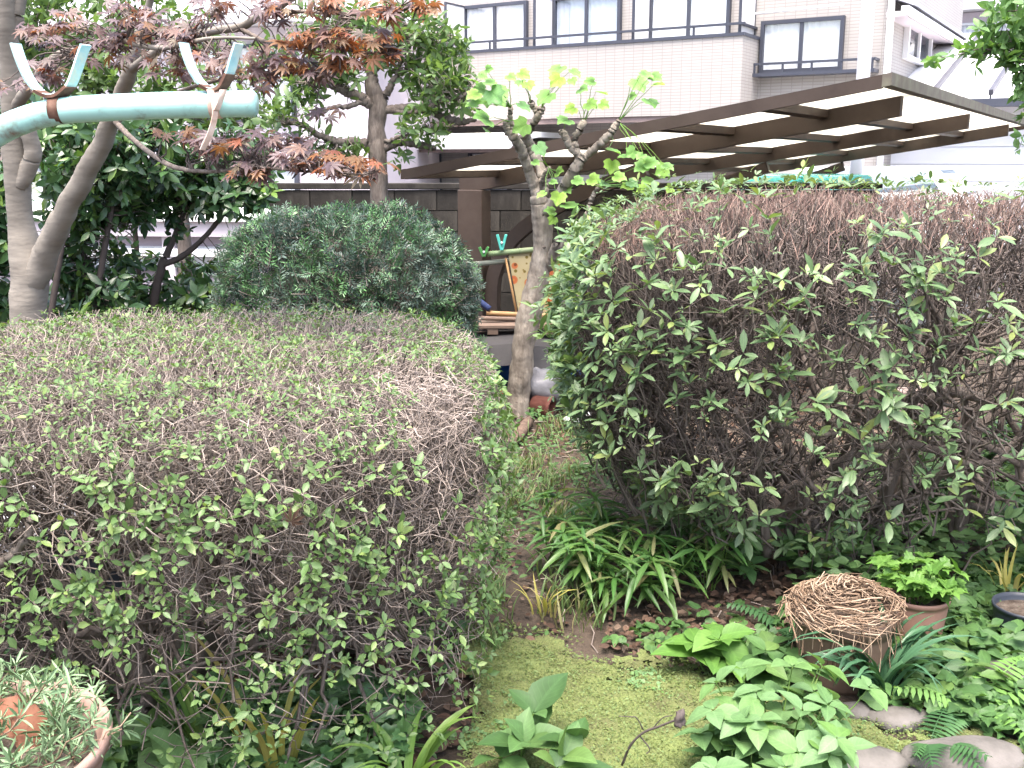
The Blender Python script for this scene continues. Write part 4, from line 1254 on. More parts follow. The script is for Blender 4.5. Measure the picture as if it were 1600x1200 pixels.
# pollarded tree in the middle
to_ = tuple(gnd(808, 652)); TY = to_[1]
pt = thing('pollarded_tree', 'bare pruned tree with knobbly stubs and a few large pale green leaves', 'tree', to_)
limb(pt, to_, [(806, 660, TY, 24), (808, 640, TY, 20), (812, 590, TY, 19), (818, 540, TY, 19), (828, 490, TY, 20), (838, 450, TY, 18), (845, 410, TY, 16), (848, 370, TY, 15), (846, 335, TY, 16), (842, 310, TY, 15)], M['pollard_bark'], 'trunk', 16, .002)
for pts in ([(842, 312, TY, 10), (832, 282, TY, 9), (820, 250, TY - .05, 8), (808, 222, TY - .1, 8), (795, 205, TY - .1, 7), (790, 190, TY - .1, 6)],
            [(843, 318, TY, 9), (850, 295, TY, 8), (846, 268, TY + .05, 8), (835, 240, TY + .1, 8), (822, 215, TY + .1, 8), (816, 200, TY + .1, 7)],
            [(816, 212, TY + .05, 6), (830, 200, TY + .05, 6), (842, 180, TY, 6), (846, 168, TY, 7)],
            [(842, 182, TY, 4), (832, 165, TY, 5), (828, 158, TY, 5)],
            [(800, 205, TY - .1, 4), (797, 180, TY - .12, 4), (798, 168, TY - .12, 4)],
            [(850, 340, TY, 10), (868, 312, TY - .1, 9), (888, 282, TY - .15, 9), (902, 258, TY - .2, 9), (912, 243, TY - .2, 8)],
            [(908, 250, TY - .2, 6), (892, 230, TY - .2, 6), (882, 212, TY - .2, 6), (878, 205, TY - .2, 6)],
            [(905, 248, TY - .2, 6), (898, 222, TY - .2, 5), (904, 205, TY - .2, 6), (912, 192, TY - .2, 6)],
            [(912, 246, TY - .2, 6), (930, 232, TY - .22, 6), (950, 212, TY - .25, 6), (960, 200, TY - .25, 6), (966, 190, TY - .25, 4)],
            [(858, 418, TY, 9), (868, 390, TY - .1, 9), (872, 378, TY - .12, 8)],
            [(870, 392, TY - .1, 6), (900, 362, TY - .2, 6), (918, 330, TY - .25, 4), (925, 310, TY - .25, 4), (935, 290, TY - .3, 3)],
            [(845, 300, TY, 4), (850, 275, TY - .05, 4), (858, 262, TY - .08, 3)]):
    limb(pt, to_, pts, M['pollard_bark'], 'limb', 10, .004)
kn = [(842, 300), (846, 335), (850, 386), (843, 430), (828, 505), (822, 555), (815, 600), (912, 240), (848, 170), (798, 205), (880, 206), (968, 188), (874, 376), (806, 628), (850, 455)]
for x, y in kn:
    c = at(x + rng.uniform(-6, 6), y, TY - .055)
    s = rng.uniform(.010, .019)
    th = np.linspace(0, math.pi, 5)
    MB().lathe([(max(.0005, s * math.sin(a)) * rng.uniform(.85, 1.1), -s * .7 * math.cos(a)) for a in th], c, 8).build('bark_knob', M['rough_bark'], pt, off=to_, smooth=True)
LV = [(752, 185, 20), (768, 130, 13), (748, 140, 14), (765, 108, 8), (735, 125, 14), (758, 160, 16), (775, 152, 18), (785, 145, 16), (745, 160, 12), (738, 150, 14), (800, 122, 10), (820, 118, 12), (868, 112, 17), (868, 128, 14), (812, 130, 10), (826, 135, 12), (850, 155, 18), (820, 168, 14), (782, 160, 14),
      (920, 128, 11), (940, 145, 14), (912, 140, 12), (895, 128, 9), (925, 165, 13), (900, 115, 12), (1000, 134, 17), (1026, 122, 13), (1030, 132, 12), (990, 150, 8), (1018, 162, 15), (1012, 118, 14), (880, 190, 16), (890, 172, 12), (945, 165, 10),
      (845, 235, 14), (812, 200, 17), (838, 255, 8), (875, 268, 11), (866, 285, 8), (885, 298, 15), (872, 312, 14), (893, 323, 17), (862, 345, 10), (858, 330, 12), (845, 305, 10), (905, 284, 12), (960, 236, 14), (972, 245, 10), (955, 262, 14), (970, 278, 13), (930, 282, 13), (942, 288, 12), (1000, 262, 14), (1020, 255, 15), (1012, 285, 16), (1032, 268, 14), (1045, 262, 12), (1005, 298, 16), (990, 288, 12), (1045, 298, 9), (985, 240, 12), (1000, 245, 10), (978, 292, 12), (1015, 302, 11), (760, 205, 8), (735, 165, 12), (756, 120, 9)]
P = A3([at(x, y, TY - .15 - .25 * rng.random()) for x, y, r in LV])
S = A3([2.0 * r * TY / 1637 for x, y, r in LV]) * .78
az = rng.random(len(P)) * 6.28
D = np.stack([np.cos(az), rng.uniform(-.7, -.1, len(P)), rng.normal(-.35, .3, len(P))], 1)
Nn = np.stack([rng.normal(0, .4, len(P)), rng.uniform(-1.0, -.3, len(P)), rng.uniform(.4, 1.1, len(P))], 1)
Mx = frames(D, Nn)
P0 = P - Mx[:, :, 1] * (S * .45)[:, None]
leaves(pt, to_, LOBED, P0, D, Nn, S, M['tulip_leaf'], 300)
knots = A3([at(x, y, TY - .15) for x, y in ((795, 190), (846, 168), (828, 160), (798, 168), (880, 205), (912, 192), (966, 190), (874, 376), (858, 262), (935, 290), (920, 325))])
st = []
for p in P0:
    a = knots[np.argmin(np.linalg.norm(knots - p, axis=1))]
    st.append(branch_line(a, p, 5, .008, -.01))
tube_mesh('leaf_stalks', A3(st), np.linspace(.0028, .0014, 5)[None] * np.ones((len(st), 1)), M['tulip_leaf'], pt, to_, 4, 'stuff')

# ------------------------------------------------------------------ made things
noise_mat('mint_paint', [(.16, .11, .08), (.24, .36, .32), (.31, .56, .52), (.34, .61, .56), (.35, .62, .57), (.38, .65, .6)], 26, .36, .03, 60, spec=.55)
noise_mat('hook_paint', [(.28, .52, .56), (.40, .62, .64), (.62, .62, .5)], 40, .5, .1, spec=.4)
noise_mat('rust', [(.05, .024, .017), (.10, .05, .035), (.16, .095, .07)], 60, .85, .3, 200, dist=.001)
noise_mat('vinyl', [(.40, .26, .19), (.62, .48, .40), (.75, .68, .62)], 35, .6, .2, dist=.002)
noise_mat('bamboo', [(.10, .17, .08), (.17, .24, .12), (.2, .24, .14)], 6, .5, .1)
noise_mat('grey_bamboo', [(.14, .16, .13), (.22, .23, .19)], 6, .6, .1)
noise_mat('turquoise_plastic', [(.08, .42, .36), (.10, .48, .42)], 6, .4, 0)
noise_mat('green_plastic', [(.06, .22, .06), (.08, .26, .08)], 6, .4, 0)
noise_mat('handle_wood', [(.26, .15, .065), (.34, .21, .10)], 9, .6, .1, stretch=(.4, 3, 3))
noise_mat('plank_wood', [(.13, .09, .07), (.2, .145, .115)], 9, .8, .2, stretch=(.4, 3, 3))
noise_mat('navy', [(.02, .03, .09), (.03, .05, .14)], 9, .6, .1)
noise_mat('blue_tarp', [(.01, .07, .28), (.02, .12, .40)], 6, .5, .5, 12, dist=.03)
noise_mat('grey_sheet', [(.035, .033, .035), (.055, .052, .055)], 4, .6, .1)
noise_mat('grey_board', [(.17, .16, .15), (.22, .21, .2)], 4, .7, .1)
noise_mat('grey_bag', [(.13, .13, .145), (.2, .2, .22)], 5, .35, .5, 14, dist=.02)
noise_mat('white_bag', [(.4, .4, .43), (.55, .55, .57)], 5, .4, .4, 14, dist=.02)
noise_mat('terracotta_red', [(.085, .028, .022), (.12, .045, .034)], 9, .8, .2)
noise_mat('log_bark', [(.05, .034, .026), (.10, .068, .052), (.16, .11, .088)], 14, .95, .7, 30, stretch=(1, 3, 3), dist=.01)
noise_mat('brown_pot', [(.13, .085, .06), (.18, .12, .09)], 8, .55, .15)
noise_mat('pink_pot', [(.30, .165, .125), (.36, .205, .16)], 6, .5, .1)
noise_mat('terracotta_pot', [(.24, .15, .12), (.29, .19, .155), (.34, .24, .205)], 5, .6, .12)
noise_mat('black_pot', [(.018, .022, .03), (.03, .036, .05)], 6, .45, .1)
noise_mat('potting_soil', [(.03, .021, .016), (.065, .05, .04), (.13, .11, .09)], 40, .95, .6, 120, dist=.01)
noise_mat('shard', [(.2, .085, .05), (.26, .12, .08)], 8, .8, .2)
noise_mat('stone', [(.05, .048, .043), (.10, .092, .085), (.15, .137, .13)], 7, .9, .5, 40, dist=.01)
noise_mat('pink_slab', [(.24, .185, .165), (.3, .235, .21)], 5, .9, .3)
noise_mat('car_turquoise', [(.02, .40, .42), (.025, .46, .48)], 1, .25, 0, spec=.6)
noise_mat('car_white', [(.75, .75, .78), (.78, .78, .8)], 1, .25, 0, spec=.6)
noise_mat('tyre', [(.02, .02, .02), (.03, .03, .03)], 8, .9, .1)
noise_mat('lamp_lens', [(.6, .55, .5), (.7, .65, .6)], 8, .2, 0)
var_mat('straw', [(.07, .045, .03), (.15, .10, .065), (.23, .165, .115), (.33, .25, .185)])
M = MATS


def floral_mat():
    m, n, l, b = new_mat('floral_cloth')
    tc = n.new('ShaderNodeTexCoord')
    v = n.new('ShaderNodeTexVoronoi'); v.inputs['Scale'].default_value = 11; l.new(tc.outputs['Object'], v.inputs[0])
    v2 = n.new('ShaderNodeTexVoronoi'); v2.inputs['Scale'].default_value = 19; l.new(tc.outputs['Object'], v2.inputs[0])
    c1 = ramp(n, l, v.outputs['Distance'], [(0, (.30, .17, .02)), (.18, (.25, .05, .015)), (.32, (.26, .085, .025)), (.36, (.24, .2, .11)), (1, (.27, .235, .14))])
    c2 = ramp(n, l, v2.outputs['Distance'], [(0, (.20, .22, .06)), (.2, (.42, .33, .05)), (.26, (1, 1, 1)), (1, (1, 1, 1))])
    mx = n.new('ShaderNodeMix'); mx.data_type = 'RGBA'; mx.blend_type = 'MULTIPLY'; mx.inputs[0].default_value = 1
    l.new(c1, mx.inputs[6]); l.new(c2, mx.inputs[7]); l.new(mx.outputs[2], b.inputs['Base Color'])
    b.inputs['Roughness'].default_value = .9
floral_mat()

# laundry pole stand with two hooks
LY = 1.5
lp0 = at(-215, 700, LY); lpo = (lp0[0], lp0[1], 0)
lp = thing('laundry_pole_stand', 'mint green steel laundry pole stand with two hooks hanging over the bush', 'laundry stand', lpo)
pp = [(396, 162), (330, 163), (250, 165), (180, 168), (120, 171), (80, 176), (40, 187), (0, 205), (-60, 245), (-120, 310), (-170, 400), (-200, 520), (-212, 700)]
P = A3([at(x, y, LY) for x, y in pp])
P = np.concatenate([P, [[lpo[0], lpo[1], .02]]])
S = spline(P, 70)
r = np.full(70, .0185)
MB().tube(np.concatenate([S[:1] + [.0045, 0, 0], S]), np.concatenate([[.0145], r]), 20).build('pipe', M['mint_paint'], lp, off=lpo, smooth=True)
MB().lathe([(.01, .0), (.17, .0), (.17, .06), (.15, .08), (.01, .08)], (0, 0, .0), 28).build('base', M['pale_concrete'], lp)


def strip(pts, half, wdir, thick=.0016):
    S = spline(A3(pts), 26)
    T = unit(np.gradient(S, axis=0)); W = unit(A3(wdir, float)) if np.ndim(wdir) == 1 else wdir
    W = np.broadcast_to(W, S.shape)
    Nn = unit(np.cross(T, W))
    V = np.concatenate([S + W * half + Nn * thick, S - W * half + Nn * thick, S - W * half - Nn * thick, S + W * half - Nn * thick])
    f4 = []
    for i in range(25):
        for a, b in ((0, 1), (1, 2), (2, 3), (3, 0)):
            f4.append([a * 26 + i, a * 26 + i + 1, b * 26 + i + 1, b * 26 + i])
    f4 += [[0, 26, 52, 78], [25, 103, 77, 51]]
    return MB().add(V, f4=f4)


for pts in ([(24, 68), (33, 95), (45, 122), (60, 141), (78, 149), (94, 147), (110, 134), (120, 110), (128, 86), (134, 70)],
            [(287, 67), (294, 92), (304, 115), (317, 132), (333, 140), (348, 134), (359, 114), (366, 90), (373, 68)]):
    o = strip([at(x, y, LY - .005) for x, y in pts], .0085, (.45, .89, .0)).build('hook', M['hook_paint'], lp, off=lpo, smooth=False)
    strip([at(x, y + 1.5, LY - .006) for x, y in pts[3:7]], .0092, (.45, .89, .0), .0022).build('rust_patch', M['rust'], o, off=lpo)
for x in (90, 338):
    a, b = at(x - 8, 173 if x < 200 else 163, LY), at(x + 8, 172 if x < 200 else 163, LY)
    MB().tube([a, b], .0196, 20).build('clamp_band', M['rust'] if x < 200 else M['vinyl'], lp, off=lpo, smooth=True)
tie = thing('vinyl_tie', 'torn strip of pale brown vinyl tied round the pole below the hook', 'strap', at(335, 150, LY - .02))
to2 = at(335, 150, LY - .02)
for pts in ([(328, 140), (333, 155), (336, 172), (334, 190), (327, 212), (316, 234)], [(349, 140), (345, 155), (338, 172), (334, 166)]):
    n = 26
    ang = np.linspace(.2, 1.5, n) + np.sin(np.linspace(0, 5, n)) * .4
    W = np.stack([np.cos(ang), np.sin(ang) * .8, np.zeros(n)], 1)
    strip([at(x, y, LY - .024) for x, y in pts], .0048, unit(W), .0006).build('strip', M['vinyl'], tie, off=to2)

# ------------------------------------------------------------------ clutter at the foot of the tree
JY = 7.15


def rod(name, label, cat, a, b, r, mat, group=None, sides=10, knots=0):
    a, b = A3(a), A3(b)
    mb = MB()
    t = np.linspace(0, 1, 12)[:, None]
    mb.tube((a * (1 - t) + b * t) - a, np.full(12, r), sides)
    if knots:
        for k in np.linspace(.06, .94, knots):
            c = a * (1 - k) + b * k - a; d = unit(b - a)
            mb.tube([c - d * .006, c, c + d * .006], [r * .98, r * 1.14, r * .98], sides)
    o = mb.build(name, mat, smooth=True)
    o.location = tuple(a)
    return tag(o, label, cat, group)


rod('bamboo_pole', 'green bamboo pole lying across the carport brace behind the bare tree', 'pole', at(762, 397, JY), at(905, 383, JY), .019, M['bamboo'], knots=4)
rod('bamboo_pole', 'grey weathered pole below the green bamboo, ending by the yew', 'pole', at(690, 418, JY - .05), at(800, 407, JY + .05), .018, M['grey_bamboo'], knots=3)
rod('tool_handle', 'upper orange wooden tool handle on the pallet', 'handle', at(760, 489, JY - .25), at(885, 495, JY - .25), .0165, M['handle_wood'])
rod('tool_handle', 'lower brown wooden tool handle on the pallet', 'handle', at(752, 497, JY - .3), at(882, 502, JY - .2), .015, M['plank_wood'])
rod('tool_handle', 'navy gripped handle slanting down beside the yew', 'handle', at(728, 455, JY - .25), at(765, 483, JY - .25), .022, M['navy'])
for lab, x, y, h, mt in (('turquoise clothes peg clipped upright on the green bamboo pole', 784, 378, 13, 'turquoise_plastic'), ('small dark green clip on the end of the bamboo pole', 756, 393, 8, 'green_plastic')):
    c = at(x, y, JY - .03); s = JY / 1637
    t = thing('clothes_peg', lab, 'peg', c)
    for sg in (-1, 1):
        MB().bar([sg * .0015, sg * .004, -h * s], [sg * 7 * s, 0, h * s * .9], .02, .018).build('jaw', M[mt], t, bevel=.003)
    MB().tube([[0, -.02, -.1 * h * s], [0, .02, -.1 * h * s]], .008, 8).build('spring', M['pole_paint'], t, smooth=True)

fb0 = at(806, 500, JY - .1)
fb = thing('floral_board', 'tapered board covered in orange and yellow flowered cloth leaning behind the trunk', 'board', fb0)
c = [at(794, 400, JY), at(800, 393, JY), at(868, 388, JY), at(880, 400, JY), at(872, 500, JY - .1), at(812, 502, JY - .1)]
V = [p - fb0 for p in c] + [p - fb0 + A3([.01, .045, 0]) for p in c]
MB().add(V, f3=[[0, 1, 2], [0, 2, 3], [6, 8, 7], [6, 9, 8]], f4=[[0, 3, 4, 5], [6, 11, 10, 9], [0, 5, 11, 6], [3, 9, 10, 4], [1, 7, 8, 2], [0, 6, 7, 1], [2, 8, 9, 3], [5, 4, 10, 11]]).build('cover', M['floral_cloth'], fb, bevel=.006)
V = [at(790, 403, JY + .01), at(794, 403, JY + .01), at(810, 503, JY - .09), at(806, 503, JY - .09)]
MB().tube([V[0] - fb0, V[2] - fb0], .008, 8).build('piping', M['handle_wood'], fb, smooth=True)
gb = thing('grey_panel', 'plain grey panel standing between the trunk and the hedge', 'panel', at(890, 480, JY - .35))
gb0 = at(890, 480, JY - .35)
MB().box(-.06, .30, 0, .03, -.1, .36).build('sheet', M['grey_board'], gb, bevel=.006)
MB().box(-.06, .30, -.006, .0, .33, .36).build('edge_trim', M['grey_sheet'], gb)

pl0 = at(812, 512, JY - .3)
pal = thing('wooden_pallet', 'weathered wooden pallet board with blocks carrying the tool handles', 'pallet', (pl0[0], pl0[1], 0))
zt_ = pl0[2]
for i in range(3):
    MB().box(-.32, .36, -.12 + i * .14, -.0 + i * .14, zt_ + .012, zt_ + .034).build('plank', M['plank_wood'], pal, bevel=.003)
for x in (-.18, .0, .2):
    MB().box(x - .035, x + .035, -.115, .28, zt_ - .028, zt_ + .011).build('block', M['plank_wood'], pal)
for x in (-.26, .3):
    MB().box(x - .03, x + .03, -.02, .04, 0, zt_ - .03).build('leg', M['plank_wood'], pal)
gs0 = at(812, 530, JY - .45)
n = 18
xx = np.linspace(-.36, .36, n)
top = zt_ - .05 - .02 * np.abs(np.sin(xx * 4)) - .015 * (xx > .05)
mb = MB()
V = []
for dz, y in ((0, -.16), (0, .22), (-.07, -.22)):
    V.append(np.stack([xx, np.full(n, y) + .01 * np.sin(xx * 9), top + dz + (.04 if y > .2 else 0) - (.06 * (np.abs(xx) < .2) if dz else 0)], 1))
V = np.concatenate(V)
f4 = [[i, i + 1, n + i + 1, n + i] for i in range(n - 1)] + [[2 * n + i, 2 * n + i + 1, i + 1, i] for i in range(n - 1)]
gs = mb.add(V, f4=f4).build('plastic_sheet', M['grey_sheet'])
gs.location = (gs0[0], gs0[1], 0)
md = gs.modifiers.new('s', 'SOLIDIFY'); md.thickness = .006
tag(gs, 'drooping dark grey plastic sheet under the pallet', 'sheet')


def crumple(name, label, cat, c, size, mat, seed=0, rough=.25, flat=0.0):
    n, m = 22, 14
    th = np.linspace(0, math.pi, m)[:, None]; ph = np.linspace(0, 2 * math.pi, n, endpoint=False)[None]
    d = np.stack([np.sin(th) * np.cos(ph), np.sin(th) * np.sin(ph), np.cos(th) * np.ones_like(ph)], -1).reshape(-1, 3)
    r = 1 + rough * noise3(d, 2.6, seed) + rough * .6 * np.abs(noise3(d, 6, seed + 1))
    V = d * r[:, None] * A3(size)
    V[:, 2] = np.maximum(V[:, 2], -size[2] * .9)
    f4 = [[i * n + j, (i + 1) * n + j, (i + 1) * n + (j + 1) % n, i * n + (j + 1) % n] for i in range(m - 1) for j in range(n)]
    o = MB().add(V, f4=f4).build(name, mat, smooth=True)
    o.location = (c[0], c[1], max(c[2], size[2] * .88))
    return tag(o, label, cat)


crumple('blue_tarp', 'crumpled bright blue tarpaulin heaped under the grey sheet', 'tarpaulin', at(815, 570, JY - .1), (.34, .22, .16), M['blue_tarp'], 3, .3)
crumple('plastic_bag', 'grey plastic bag slumped at the right of the trunk foot', 'bag', at(850, 603, TY + .12), (.17, .13, .12), M['grey_bag'], 5, .25)
crumple('plastic_bag', 'white plastic bag lying under the azalea twigs', 'bag', at(910, 655, TY - .35), (.085, .07, .055), M['white_bag'], 9, .28)
crumple('plastic_bag', 'white plastic bag behind the left twigs of the round bush', 'bag', at(15, 825, 4.0), (.26, .16, .19), M['white_bag'], 12, .25)
wb = at(782, 622, TY + .2)
t = thing('white_container', 'small white container with red cap left of the trunk foot', 'container', (wb[0], wb[1], 0))
MB().box(-.05, .05, -.05, .05, 0, wb[2] + .02).build('body', M['white_bag'], t, bevel=.01)
MB().lathe([(.001, wb[2] + .021), (.022, wb[2] + .021), (.022, wb[2] + .055), (.001, wb[2] + .055)], (.012, 0, 0), 14).build('cap', M['red_plastic'], t)
rp = gnd(845, 655); rp[1] += .05
t = thing('clay_pot', 'small reddish clay pot lying on its side beside the bare tree', 'pot', (rp[0], rp[1], .075))
o = MB().lathe([(.045, -.06), (.052, -.06), (.072, .05), (.08, .05), (.08, .075), (.07, .075), (.062, -.045), (.001, -.045)], (0, 0, 0), 26).build('pot_body', M['terracotta_red'], t, smooth=True)
o.rotation_euler = (math.radians(98), 0, math.radians(70))
bx = at(140, 950, 3.5)
t = thing('black_crate', 'dark open crate standing on the ground behind the round bush stems', 'crate', (bx[0], bx[1], 0))
for a in ((-.16, .16, -.1, -.09), (-.16, .16, .09, .1), (-.16, -.15, -.09, .09), (.15, .16, -.09, .09)):
    MB().box(*a, .012, .26).build('side', M['black_pot'], t)
MB().box(-.16, .16, -.1, .1, 0, .011).build('bottom', M['black_pot'], t)

# log and bark
a, b = gnd(782, 722), gnd(828, 668)
P = branch_line(a + [0, 0, .03], b + [0, 0, .05], 9, .006)
o = MB().tube(P - a, [.024, .031, .034, .036, .034, .035, .033, .034, .028], 12).build('log', M['log_bark'], smooth=True); o.location = tuple(a)
tag(o, 'short reddish brown log lying at the foot of the bare tree', 'log')
a, b = gnd(852, 742), gnd(905, 757)
P = branch_line(a + [0, 0, .015], b + [0, 0, .012], 7, .004)
o = MB().tube(P - a, [.008, .018, .02, .019, .018, .017, .007], 6).build('bark_piece', M['log_bark'], smooth=True); o.location = tuple(a); o.scale = (1, 1, .8)
tag(o, 'flat pinkish piece of bark on the dirt beside the hedge', 'bark')

# slab behind the hedge
sl = gnd(1425, 655)
o = MB().box(-.16, .2, -.05, .06, 0, .20).build('concrete_block', M['pink_slab'], bevel=.012); o.location = (sl[0], sl[1], 0); o.rotation_euler = (0, 0, .15)
tag(o, 'pinkish concrete block seen below the bare azalea branches', 'block')
sl = gnd(1560, 715)
o = MB().lathe([(.001, 0), (.09, 0), (.11, .16), (.12, .16), (.12, .18), (.1, .18), (.09, .03), (.001, .03)], (0, 0, 0), 24).build('plant_pot', M['black_pot'], smooth=False); o.location = (sl[0], sl[1], 0)
tag(o, 'small black pot in the shade behind the bare azalea branches', 'pot')


# ------------------------------------------------------------------ cars in the parking lot
def make_car(name, label, loc, rz, body_mat, L=3.4, W=1.48, H=1.5):
    t = thing(name, label, 'car', loc, rz)
    prof = [(-.5, .30), (-.5, .62), (-.47, .72), (-.30, .80), (.44, .80), (.49, .72), (.5, .55), (.5, .30)]
    cab = [(-.30, .80), (-.15, 1.0), (.34, 1.0), (.46, .80)]
    k = H
    def prism(pr, w0, w1, name, mat, par, bev):
        n = len(pr)
        z0, z1 = min(p[1] for p in pr), max(p[1] for p in pr)
        V = []
        for s in (-1, 1):
            for x, z in pr:
                w = w0 + (w1 - w0) * (z - z0) / (z1 - z0)
                V.append([x * L, s * w / 2, z * k])
        f4 = [[i, (i + 1) % n, n + (i + 1) % n, n + i] for i in range(n)]
        f3 = [[0, i + 1, i] for i in range(1, n - 1)] + [[n, n + i, n + i + 1] for i in range(1, n - 1)]
        return MB().add(V, f3=f3, f4=f4).build(name, mat, par, bevel=bev)
    prism([(x, z * .98 - .14) for x, z in prof], W, W * .97, 'body', body_mat, t, .05)
    prism([(x, z - .165) for x, z in cab], W * .95, W * .78, 'cabin', body_mat, t, .05)
    cz = .64 * k
    for s in (-1, 1):
        for a, b, c_, d in ((-.245, -.15, .08, .08), (.105, .105, .31, .385)):
            y0, y1 = s * (W * .475 + .004), s * (W * .405 + .006)
            V = [[a * L, y0, cz], [d * L, y0, cz], [c_ * L, y1, .80 * k], [b * L, y1, .80 * k]]
            V += [[v[0], v[1] - s * .012, v[2]] for v in V]
            MB().add(V, f4=[[0, 1, 2, 3], [4, 7, 6, 5], [0, 4, 5, 1], [1, 5, 6, 2], [2, 6, 7, 3], [3, 7, 4, 0]]).build('side_window', M['dark_glass'], t)
    for a, b, nm in ((-.295, -.165, 'windscreen'), (.452, .352, 'rear_window')):
        V = [[a * L, -W * .42, cz], [a * L, W * .42, cz], [b * L, W * .36, .81 * k], [b * L, -W * .36, .81 * k]]
        sx = -.012 if a < 0 else .012
        V = [[v[0] + sx, v[1], v[2]] for v in V] + [[v[0], v[1], v[2]] for v in V]
        MB().add(V, f4=[[0, 1, 2, 3], [4, 7, 6, 5], [0, 4, 5, 1], [1, 5, 6, 2], [2, 6, 7, 3], [3, 7, 4, 0]]).build(nm, M['dark_glass'], t)
    for x in (-.32, .32):
        for s in (-1, 1):
            y = s * (W / 2 - .06)
            w = MB().tube([[x * L, y - .08, .28], [x * L, y + .08, .28]], .28, 22).build('wheel', M['tyre'], t, smooth=False)
            MB().tube([[x * L, y - .085 * 1, .28], [x * L, y + .085, .28]], .17, 16).build('rim', M['pole_paint'], w)
    for s in (-1, 1):
        MB().box(-.507 * L, -.49 * L, s * W * .38 - .12, s * W * .38 + .12, .52, .66).build('headlight', M['lamp_lens'], t)
        MB().box(.495 * L, .507 * L, s * W * .4 - .07, s * W * .4 + .07, .5, .72).build('tail_light', M['red_plastic'], t)
    return t


p = at(1240, 300, 11.8)
make_car('parked_car', 'turquoise car parked under the carport behind the hedge', (p[0], p[1], .03), TURN + math.pi * .5, M['car_turquoise'], H=1.72)
p = at(1330, 280, 15.2)
make_car('parked_car', 'white car parked beyond the turquoise one', (p[0], p[1], .03), TURN, M['car_white'], H=1.82, L=3.6)


# ------------------------------------------------------------------ pots
def pot(name, label, c, R, H, mat, taper=.72, rim=.03, soil=.82, ridges=0):
    t = thing(name, label, 'pot', c)
    prof = [(.001, 0), (R * taper, 0)]
    for k in range(1, 13):
        f = k / 12
        rr = R * (taper + (1 - taper) * f ** .8)
        if ridges: rr += .006 * math.sin(f * ridges * 6.28)
        prof.append((rr, f * (H - rim)))
    prof += [(R * 1.03, H - rim), (R * 1.045, H - rim * .3), (R * 1.03, H), (R * .985, H), (R * .95, H - rim), (R * .85, H * soil - .02), (.001, H * soil - .02)]
    MB().lathe(prof, (0, 0, 0), 48).build('pot_body', mat, t, smooth=True)
    n = 24
    rr = np.linspace(.001, R * .93, 7)
    a = np.linspace(0, 6.283, n, endpoint=False)
    V = np.concatenate([np.stack([q * np.cos(a), q * np.sin(a), H * soil + .012 * rng.random(n) * (q < R * .9)], 1) for q in rr])
    f4 = [[i * n + j, i * n + (j + 1) % n, (i + 1) * n + (j + 1) % n, (i + 1) * n + j] for i in range(6) for j in range(n)]
    MB().add(V, f4=f4).build('soil', M['potting_soil'], t, smooth=True)
    return t


# terracotta bowl in the near corner, on a block
PB = A3([-1.03, 1.75, .0]); PBH = .27
PBz = .25
st_ = MB().box(-.19, .19, -.10, .10, 0, PBz - .002).build('concrete_stand', M['pale_concrete'], bevel=.006); st_.location = (PB[0], PB[1], 0)
tag(st_, 'concrete block under the ridged terracotta bowl', 'block')
bowl = pot('planter_bowl', 'ridged pale terracotta bowl of grey-green succulents in the near corner', (PB[0], PB[1], PBz), .245, PBH, M['terracotta_pot'], .55, .028, .86, 4)
for k, (x, y, rz) in enumerate(((.03, .09, .3), (.10, .06, 1.2), (-.06, .05, 2.4), (.0, .13, 2.0))):
    o = MB().add([[-.045, 0, -.02], [.045, 0, -.02], [.035, .0, .055], [-.02, .0, .065], [-.045, .01, -.02], [.045, .012, -.02], [.035, .012, .055], [-.02, .01, .065]],
                 f4=[[0, 1, 2, 3], [4, 7, 6, 5], [0, 4, 5, 1], [1, 5, 6, 2], [2, 6, 7, 3], [3, 7, 4, 0]]).build('pot_shard', M['shard'])
    o.location = (PB[0] + x, PB[1] + y, PBz + PBH * .86 + .02); o.rotation_euler = (-.5, .2 * k - .3, rz)
    tag(o, ('broad orange pot shard standing in the terracotta bowl', 'orange pot shard at the hedge side of the terracotta bowl', 'small tilted pot shard among the succulents', 'pot shard at the back rim of the terracotta bowl')[k], 'shard')

c = gnd(1312, 1058)
SPOT = A3([c[0], c[1], 0])
pot('plant_pot', 'brown plastic pot with a bundle of dry straw on top', SPOT, .15, .24, M['brown_pot'], .8, .05)
c = gnd(1425, 1006)
PPOT = A3([c[0], c[1], 0])
pot('plant_pot', 'pinkish brown pot holding bright green leafy herbs', PPOT, .104, .185, M['pink_pot'], .78, .018)
c = gnd(1598, 1000)
KPOT = A3([c[0], c[1], 0])
pot('plant_pot', 'wide black pot with bare soil at the edge of the view', KPOT, .105, .13, M['black_pot'], .8, .014, .8)

# dry straw coiled on the brown pot
sb = thing('straw_bundle', 'tangled bundle of dry brown straw heaped on the brown pot', 'straw', SPOT + [0, 0, .21])
n = 420
az0 = rng.normal(2.6, 1.0, n); sweep = rng.uniform(1.2, 3.4, n) * np.where(rng.random(n) < .93, 1, -1)
rad = .015 + .155 * rng.random(n) ** .6
t = np.linspace(0, 1, 7)[None]
ang = az0[:, None] + sweep[:, None] * (t - .5)
rr = rad[:, None] * (1 + .35 * (np.abs(t - .5) * 2) ** 2 * rng.uniform(-.5, 1, (n, 1)))
zz = (.25 + .085 * (1 - (rad / .175) ** 1.3) * rng.random(n) ** .8)[:, None] + .012 * np.sin(t * 3 + az0[:, None]) - .05 * np.clip(rr - .16, 0, 1) / .06
P = np.stack([rr * np.cos(ang), rr * np.sin(ang), zz], -1) + rng.normal(0, .007, (n, 7, 3))
tube_mesh('straws', P, np.full((n, 7), 1) * rng.uniform(.0007, .0028, (n, 1)), M['straw'], sb, (0, 0, .21), 4, 'stuff')
n = 40
az0 = rng.uniform(3.4, 6.0, n)
